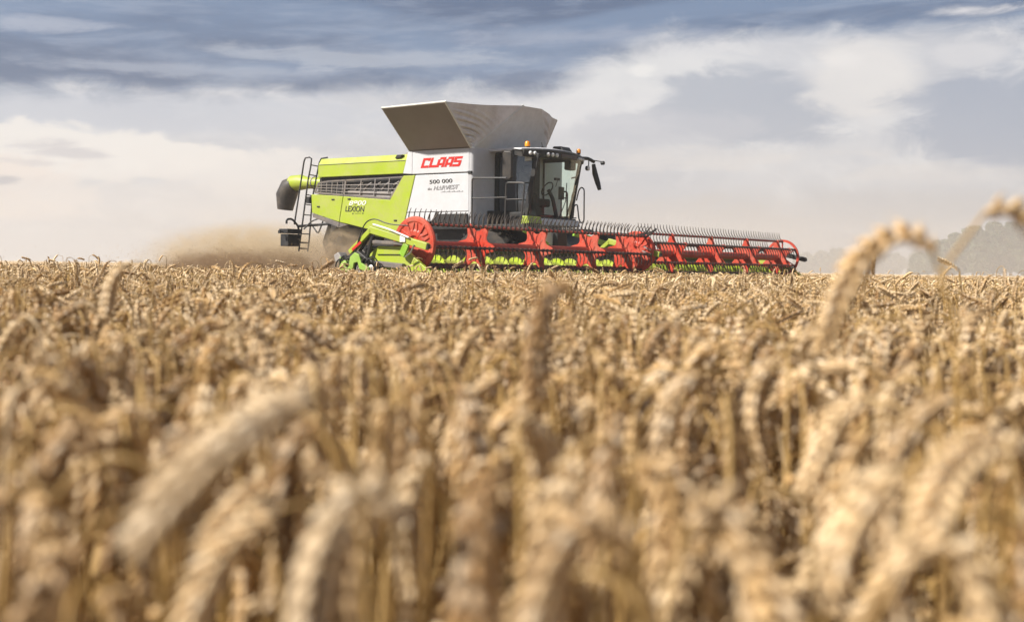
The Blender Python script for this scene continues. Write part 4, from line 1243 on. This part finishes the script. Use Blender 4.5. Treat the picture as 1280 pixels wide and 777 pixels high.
# far canopy: a rough sheet of close-packed heads that carries the crop to the horizon
for s0, s1, nstep in ((44, 90, 60), (90, 260, 70), (260, 900, 60)):
    yy = np.linspace(s0, s1, nstep); xx = np.linspace(-1, 1, 160); X = xx[None] * (yy[:, None] * .55 + 4); Y = np.repeat(yy[:, None], 160, 1)
    Zc = .86 + rng.normal(0, .035, X.shape) ; V = np.stack([X, Y, Zc], 2).reshape(-1, 3); F = []
    I, J = np.meshgrid(np.arange(nstep - 1), np.arange(159), indexing='ij'); a = (I * 160 + J).ravel()
    F = np.concatenate([np.stack([a, a + 1, a + 161], 1), np.stack([a, a + 161, a + 160], 1)])
    cxm = V[F].mean(1); F = F[~in_swath(cxm[:, 0], cxm[:, 1])]
    AV.append(V); AF.append(F + off_v); AT.append(rng.random(len(V))); AM.append(np.zeros(len(F))); off_v += len(V)
V = np.concatenate(AV); F = np.concatenate(AF)
print('wheat mass verts', len(V), 'tris', len(F))
me = mesh_np('wheat_field', V, F, np.concatenate(AT), np.concatenate(AM), (M['ear_mass'], M['stem_mass']))
wf = bpy.data.objects.new('wheat_field', me); COL.objects.link(wf)
tag(wf, "dense mass of ripe golden wheat filling the field to the horizon", "wheat field", kind="stuff")
del AV, AF, AT, AM, V, F

# individual stalks: shared part meshes, one thing each
PM = []
for i, (S_, E_, Lf) in enumerate(VARS[0]):
    PM.append([mesh_np('stem', *S_, mats=(M['stem'],)), mesh_np('ear', *E_, mats=(M['ear'],))] + [mesh_np('leaf', *l, mats=(M['stem'],)) for l in Lf])


def stalk_thing(meshes, loc, yaw, sc, label, group=None, tilt=(0, 0)):
    r_ = bpy.data.objects.new('wheat_stalk', None); COL.objects.link(r_)
    r_.location = loc; r_.rotation_euler = (tilt[0], tilt[1], yaw); r_.scale = (1, 1, sc)
    r_.empty_display_size = .02
    tag(r_, label, 'wheat stalk', group)
    for m_ in meshes:
        o = bpy.data.objects.new(m_.name.split('.')[0], m_); COL.objects.link(o); o.parent = r_
    return r_


for (x, y, h) in IND:
    k = int(rng.integers(0, len(PM)))
    yaw = rng.uniform(0, 6.28) if rng.random() > .35 else rng.normal(2.6, .9)
    stalk_thing(PM[k], (x, y, 0), yaw, h / .98, "ripe wheat stalk with a drooping ear among the blurred front stalks", "wheat stalks in the front of the field",
                tilt=(rng.normal(0, .03), rng.normal(0, .03)))


def smooth_path(cp, n=40):
    """Catmull-Rom through control points"""
    cp = [np.array(p, float) for p in cp]; cp = [2 * cp[0] - cp[1]] + cp + [2 * cp[-1] - cp[-2]]; o = []
    for i in range(1, len(cp) - 2):
        for t_ in np.linspace(0, 1, 8, endpoint=False):
            a, b_, c_, d_ = cp[i - 1:i + 3]
            o.append(.5 * ((2 * b_) + (-a + c_) * t_ + (2 * a - 5 * b_ + 4 * c_ - d_) * t_ ** 2 + (-a + 3 * b_ - 3 * c_ + d_) * t_ ** 3))
    o.append(cp[-2]); return resample(np.array(o), n)[0]


def hero(stem_cp, ear_cp, label, wid=.015, seed=0):
    r = np.random.default_rng(seed); base = np.array(stem_cp[0], float); base[2] = 0
    sp = smooth_path([np.array(p) - base for p in stem_cp], 26); ep = smooth_path([np.array(p) - base for p in ear_cp], 40)
    ms = [mesh_np('stem', *tube_np(sp, np.linspace(.0022, .0013, len(sp)), 7), mats=(M['stem'],)),
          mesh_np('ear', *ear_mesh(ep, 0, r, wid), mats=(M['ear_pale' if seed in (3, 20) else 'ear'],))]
    stalk_thing(ms, tuple(base), 0, 1, label)


hero([(.300, .80, 0), (.292, .79, .60), (.286, .785, .93), (.278, .78, 1.025), (.264, .78, 1.064)],
     [(.264, .78, 1.064), (.252, .78, 1.074), (.238, .78, 1.073), (.222, .78, 1.062), (.210, .78, 1.044), (.202, .78, 1.022), (.196, .78, 1.000)],
     "tall dark ear arching over the horizon right of the reel and hooking left", .0185, 1)
hero([(.255, .82, 0), (.258, .81, .60), (.265, .80, .96), (.278, .80, 1.052), (.292, .80, 1.080), (.304, .80, 1.091)],
     [(.304, .80, 1.091), (.316, .80, 1.094), (.330, .80, 1.088), (.345, .80, 1.076), (.356, .80, 1.058), (.362, .80, 1.040)],
     "highest ear of all, bending out over the far trees at the photo's right edge", .0175, 2)
hero([(-.030, .47, 0), (-.040, .46, .6), (-.050, .44, .93), (-.057, .43, .990), (-.068, .43, 1.004)],
     [(-.068, .43, 1.004), (-.080, .43, 1.000), (-.095, .43, .990), (-.109, .43, .977), (-.121, .43, .963), (-.131, .43, .948)],
     "very near pale ear lying slantwise over the lower left stalks", .0190, 3)
for q, (hx, hy, hd, hw, dr, wd, lab) in enumerate(HOOKS):
    X = (hx - 640) / 1550 * hd; Zp = 1.05 - (hy - 335) / 1550 * hd; hw = hw / 1550 * hd; f_ = lambda a, dz, dyy=0: (X + dr * a * hw, hd + dyy, Zp + dz)
    hero([f_(-1.25, -Zp, .03), f_(-1.2, -Zp * .4, .02), f_(-1.1, -.070, .01), f_(-.95, -.032), f_(-.65, -.009)],
         [f_(-.65, -.009), f_(-.3, -.001), f_(.05, 0), f_(.4, -.008), f_(.72, -.024), f_(.93, -.046), f_(1.05, -.068, -.004), f_(1.1, -.088, -.006)], lab, wd, 20 + q)
hero([(.058, .87, 0), (.057, .86, .6), (.055, .85, .98), (.050, .85, 1.022), (.040, .85, 1.036)],
     [(.040, .85, 1.036), (.030, .85, 1.036), (.022, .85, 1.026), (.018, .85, 1.008), (.016, .85, .985), (.015, .85, .960)],
     "ear curling up just below the middle of the reel, with a shaded inner side", .0185, 5)
hero([(.205, 1.30, 0), (.26, 1.30, .7), (.345, 1.30, .97), (.372, 1.30, 1.030), (.375, 1.30, 1.052)],
     [(.375, 1.30, 1.052), (.370, 1.30, 1.060), (.362, 1.30, 1.064), (.352, 1.30, 1.062), (.345, 1.30, 1.056)],
     "small short ear nodding left beneath the distant tree clump", .0150, 6)

# ================================================================== FAR TREES
def leaf_mat(name, a, b_):
    mt = bpy.data.materials.new(name); mt.use_nodes = True
    t = NT(mt.node_tree); p = t.n['Principled BSDF']; isl = t.new('ShaderNodeNewGeometry').outputs['Random Per Island']
    t.put(p.inputs['Base Color'], t.mix(isl, a, b_)); p.inputs['Roughness'].default_value = .7
    return mt


M['leafA'] = leaf_mat("dark_foliage", (.035, .055, .02), (.09, .12, .045))
M['bark'] = mat("bark", (.12, .09, .065), .9, var=.3, bump=.5, bscale=8)


def tree(x, y, H, W, label, seed, n=2600, leafsz=.5):
    r = np.random.default_rng(seed)
    root = bpy.data.objects.new('tree', None); COL.objects.link(root); root.location = (x, y, 0)
    tag(root, label, 'tree', 'trees along the far field edge')
    tb = MB().tube([(0, 0, 0), (.1, 0, H * .25), (-.05, .1, H * .5), (0, 0, H * .8)], [H * .028, H * .022, H * .015, H * .005], 8)
    for k in range(7):
        a = r.uniform(0, 6.28); z = H * r.uniform(.25, .6); tb.tube([(0, 0, z), (math.cos(a) * W * .2, math.sin(a) * W * .2, z + H * .1), (math.cos(a) * W * .36, math.sin(a) * W * .36, z + H * .22)], [H * .012, H * .008, H * .003], 6)
    tb.build('trunk', M['bark'], root)
    # clumps
    nc = 95; cc = []
    for k in range(nc):
        a = r.uniform(0, 6.28); t_ = r.uniform(0, 1) ** .8; z = H * (.10 + .80 * t_); rr_ = W / 2 * math.sqrt(max(.04, 1 - t_ ** 1.6)) * min(1.0, .75 + t_) * r.uniform(.35, .85)
        cc.append((math.cos(a) * rr_, math.sin(a) * rr_, z, W * r.uniform(.07, .13)))
    cc = np.array(cc); ci = r.integers(0, nc, n); dirs = r.normal(size=(n, 3)); dirs /= np.linalg.norm(dirs, axis=1)[:, None]
    c_ = cc[ci, :3] + dirs * cc[ci, 3:4] * (r.uniform(.4, 1.05, (n, 1))) * np.array([1, 1, .8])
    u = r.normal(size=(n, 3)); u /= np.linalg.norm(u, axis=1)[:, None]; v = np.cross(u, r.normal(size=(n, 3))); v /= np.linalg.norm(v, axis=1)[:, None]
    s_ = leafsz * r.uniform(.5, 1.2, (n, 1)); Vv = np.stack([c_ + u * s_, c_ - u * s_ * .5 + v * s_ * .8, c_ - u * s_ * .5 - v * s_ * .8], 1).reshape(-1, 3)
    Fv = np.arange(n * 3).reshape(-1, 3)
    o = bpy.data.objects.new('crown', mesh_np('crown', Vv, Fv, mats=(M['leafA'],))); COL.objects.link(o); o.parent = root


TD = [  # photo px, top px height, distance, width
    (1215, 64, 650, 27.0, "hazy domed tree in the middle of the far right clump, above the leaning ear stem"),
    (1262, 70, 660, 27.0, "hazy tree at the photo's right edge, tallest fully in view of the far clump"),
    (1172, 43, 670, 23.0, "hazy round tree on the left shoulder of the far right clump"),
    (1148, 27, 680, 17.0, "small hazy tree at the left foot of the far right clump"),
    (1192, 54, 655, 24.0, "hazy tree halfway up the left slope of the far right clump"),
    (1240, 69, 658, 25.0, "hazy tree second from the right edge in the far right clump of trees"),
    (1300, 72, 650, 27.0, "hazy tree continuing the far clump past the photo's right edge"),
]
for i, (px_, hp, dd, W, lab) in enumerate(TD):
    tree((px_ - 640) / 1550 * dd, dd, hp / 1550 * dd + 1.05, W, lab, 50 + i, n=22000, leafsz=.75)
low_labs = ["faint tree at the left end of the distant treeline, next to the reel", "faint low tree second from the left end of the distant treeline", "faint rounded tree with the highest top of the low distant treeline",
            "faint broad tree in the low distant treeline behind the arching ear", "faint small tree in the dip of the distant treeline", "faint tree near the right end of the low distant treeline", "faint tree where the low treeline meets the taller clump"]
for i, (px_, hp) in enumerate(((1005, 24), (1028, 28), (1052, 33), (1078, 27), (1102, 24), (1124, 27), (1146, 30))):
    tree((px_ - 640) / 1550 * 1200, 1200 + 9 * (i % 3), hp / 1550 * 1200 + 1.05, 30.0, low_labs[i], 80 + i, n=7000, leafsz=1.5)

# ================================================================== AIR: haze and dust
def vol_mat(name, col, dens_fn, aniso=0.2):
    mt = bpy.data.materials.new(name); mt.use_nodes = True
    t = NT(mt.node_tree); t.n.clear(); o = t.new('ShaderNodeOutputMaterial'); v = t.new('ShaderNodeVolumePrincipled')
    v.inputs['Color'].default_value = (*col, 1); v.inputs['Anisotropy'].default_value = aniso
    t.put(v.inputs['Density'], dens_fn(t)); t.l.new(v.outputs[0], o.inputs['Volume'])
    return mt


hz = MB().box((-900, -200, -1.0), (900, 1350, 34)).build('haze', vol_mat("haze_air", (.90, .91, .93), lambda t: .0011, .3))
tag(hz, "thin dusty haze hanging over the whole field", "haze", kind="stuff")


def dust(name, c, size, yaw, dmax, label, col=(.78, .62, .42), nscale=1.0, lo=.42, hi=.70, zfall=1.0, seed=0.0):
    def fn(t):
        tc = t.new('ShaderNodeTexCoord').outputs['Object']
        ln = t.new('ShaderNodeVectorMath', operation='LENGTH'); t.l.new(tc, ln.inputs[0])
        sp_ = t.new('ShaderNodeSeparateXYZ'); t.l.new(tc, sp_.inputs[0])
        mp = t.new('ShaderNodeMapping'); mp.inputs['Scale'].default_value = tuple(s_ * nscale for s_ in size); mp.inputs['Location'].default_value = (seed, seed * .7, 0)
        t.l.new(tc, mp.inputs[0]); nz = t.noise(mp.outputs[0], 1.0, 6, .68, .5)
        r_ = t.m('ADD', ln.outputs['Value'], t.m('MULTIPLY', t.m('SUBTRACT', nz, .5), 1.8))
        fall = t.ss(r_, 1.0, .25)
        return t.m('MULTIPLY', t.m('MULTIPLY', fall, t.ss(nz, lo, hi, .06, 1.0)), dmax)
    mb = MB(); bm = bmesh.new(); bmesh.ops.create_icosphere(bm, subdivisions=3, radius=1.0)
    me = bpy.data.meshes.new(name); bm.to_mesh(me); bm.free()
    me.materials.append(vol_mat(name + '_air', col, fn, .25))
    o = bpy.data.objects.new(name, me); COL.objects.link(o); o.location = c; o.scale = size; o.rotation_euler = (0, 0, yaw)
    tag(o, label, 'dust', kind='stuff'); return o


YAW = math.atan2(FY, FX)
def W_(lx, ly, lz): return (2.98 + FX * lx + .603 * ly, 29.6 + FY * lx + .797 * ly, lz)
dust('dust_cloud', W_(-12.6, -1.2, .85), (4.6, 1.7, .75), YAW, 16.0, "churning band of chaff and dust low behind the ladder, its shade put into a dark brown colour", col=(.46, .31, .19), nscale=1.5, lo=.49, hi=.60, seed=2.0)  # shadowed core of the dust: shade given as a darker volume colour
dust('dust_cloud', W_(-13.4, -.2, 1.25), (5.6, 2.2, 1.25), YAW, 7.5, "golden dust rising above the dark band behind the machine", col=(.98, .80, .56), nscale=1.1, lo=.47, hi=.62, seed=7.0)
dust('dust_cloud', W_(-7.9, -2.1, 1.35), (1.5, .7, .85), YAW, 9.0, "brown puff of dust round the rear wheel under the side panel", col=(.82, .66, .48), nscale=1.5, lo=.46, hi=.60, seed=5.0)
dust('dust_plume', (115, 330, 5), (125, 130, 26), 0, .0045, "pale dust drifting over the far field in front of the distant trees", col=(.90, .86, .82), nscale=.02, seed=3.0)
dust('dust_plume', W_(-24, 10, 2.5), (13, 7, 6.5), YAW, .022, "wide pale dust plume drifting up behind the machine", col=(.88, .83, .77), nscale=.25, seed=1.0)

# straw flakes thrown out of the chopper, thickest low down and close to the machine
nfl = 9000
r = np.random.default_rng(77)
lx = -9.2 - r.gamma(2.0, 1.9, nfl); ly = r.normal(-1.0, 1.0, nfl); hgt = .95 + np.abs(r.normal(0, .32, nfl)) + .25 * np.exp(-((lx + 13) / 2.2) ** 2) * r.random(nfl)
k_ = nfl // 5
lx[:k_] = -7.9 + r.normal(0, .7, k_); ly[:k_] = -2.15 + r.normal(0, .28, k_); hgt[:k_] = 1.25 + r.normal(0, .36, k_)
cl_ = (np.sin(lx * 3.1 + 2 * np.sin(hgt * 5)) * np.cos(hgt * 7 + lx) + r.normal(0, .5, nfl)) > -.35
lx, ly, hgt = lx[cl_], ly[cl_], hgt[cl_]
c_ = np.stack([2.98 + FX * lx + .603 * ly, 29.6 + FY * lx + .797 * ly, hgt], 1); nfl = len(c_)
u = r.normal(size=(nfl, 3)); u /= np.linalg.norm(u, axis=1)[:, None]; v = np.cross(u, r.normal(size=(nfl, 3))); v /= np.linalg.norm(v, axis=1)[:, None]
sl_ = r.uniform(.008, .030, (nfl, 1)); Vf = np.stack([c_ + u * sl_, c_ - u * sl_ + v * .006, c_ - u * sl_ - v * .006], 1).reshape(-1, 3)
mf = mesh_np('flying_chaff', Vf, np.arange(nfl * 3).reshape(-1, 3), np.repeat(r.random(nfl), 3), mats=(M['stem_mass'],))
fo = bpy.data.objects.new('flying_chaff', mf); COL.objects.link(fo)
tag(fo, "chopped straw and chaff flying in the dust behind the machine", "chaff", kind="stuff")
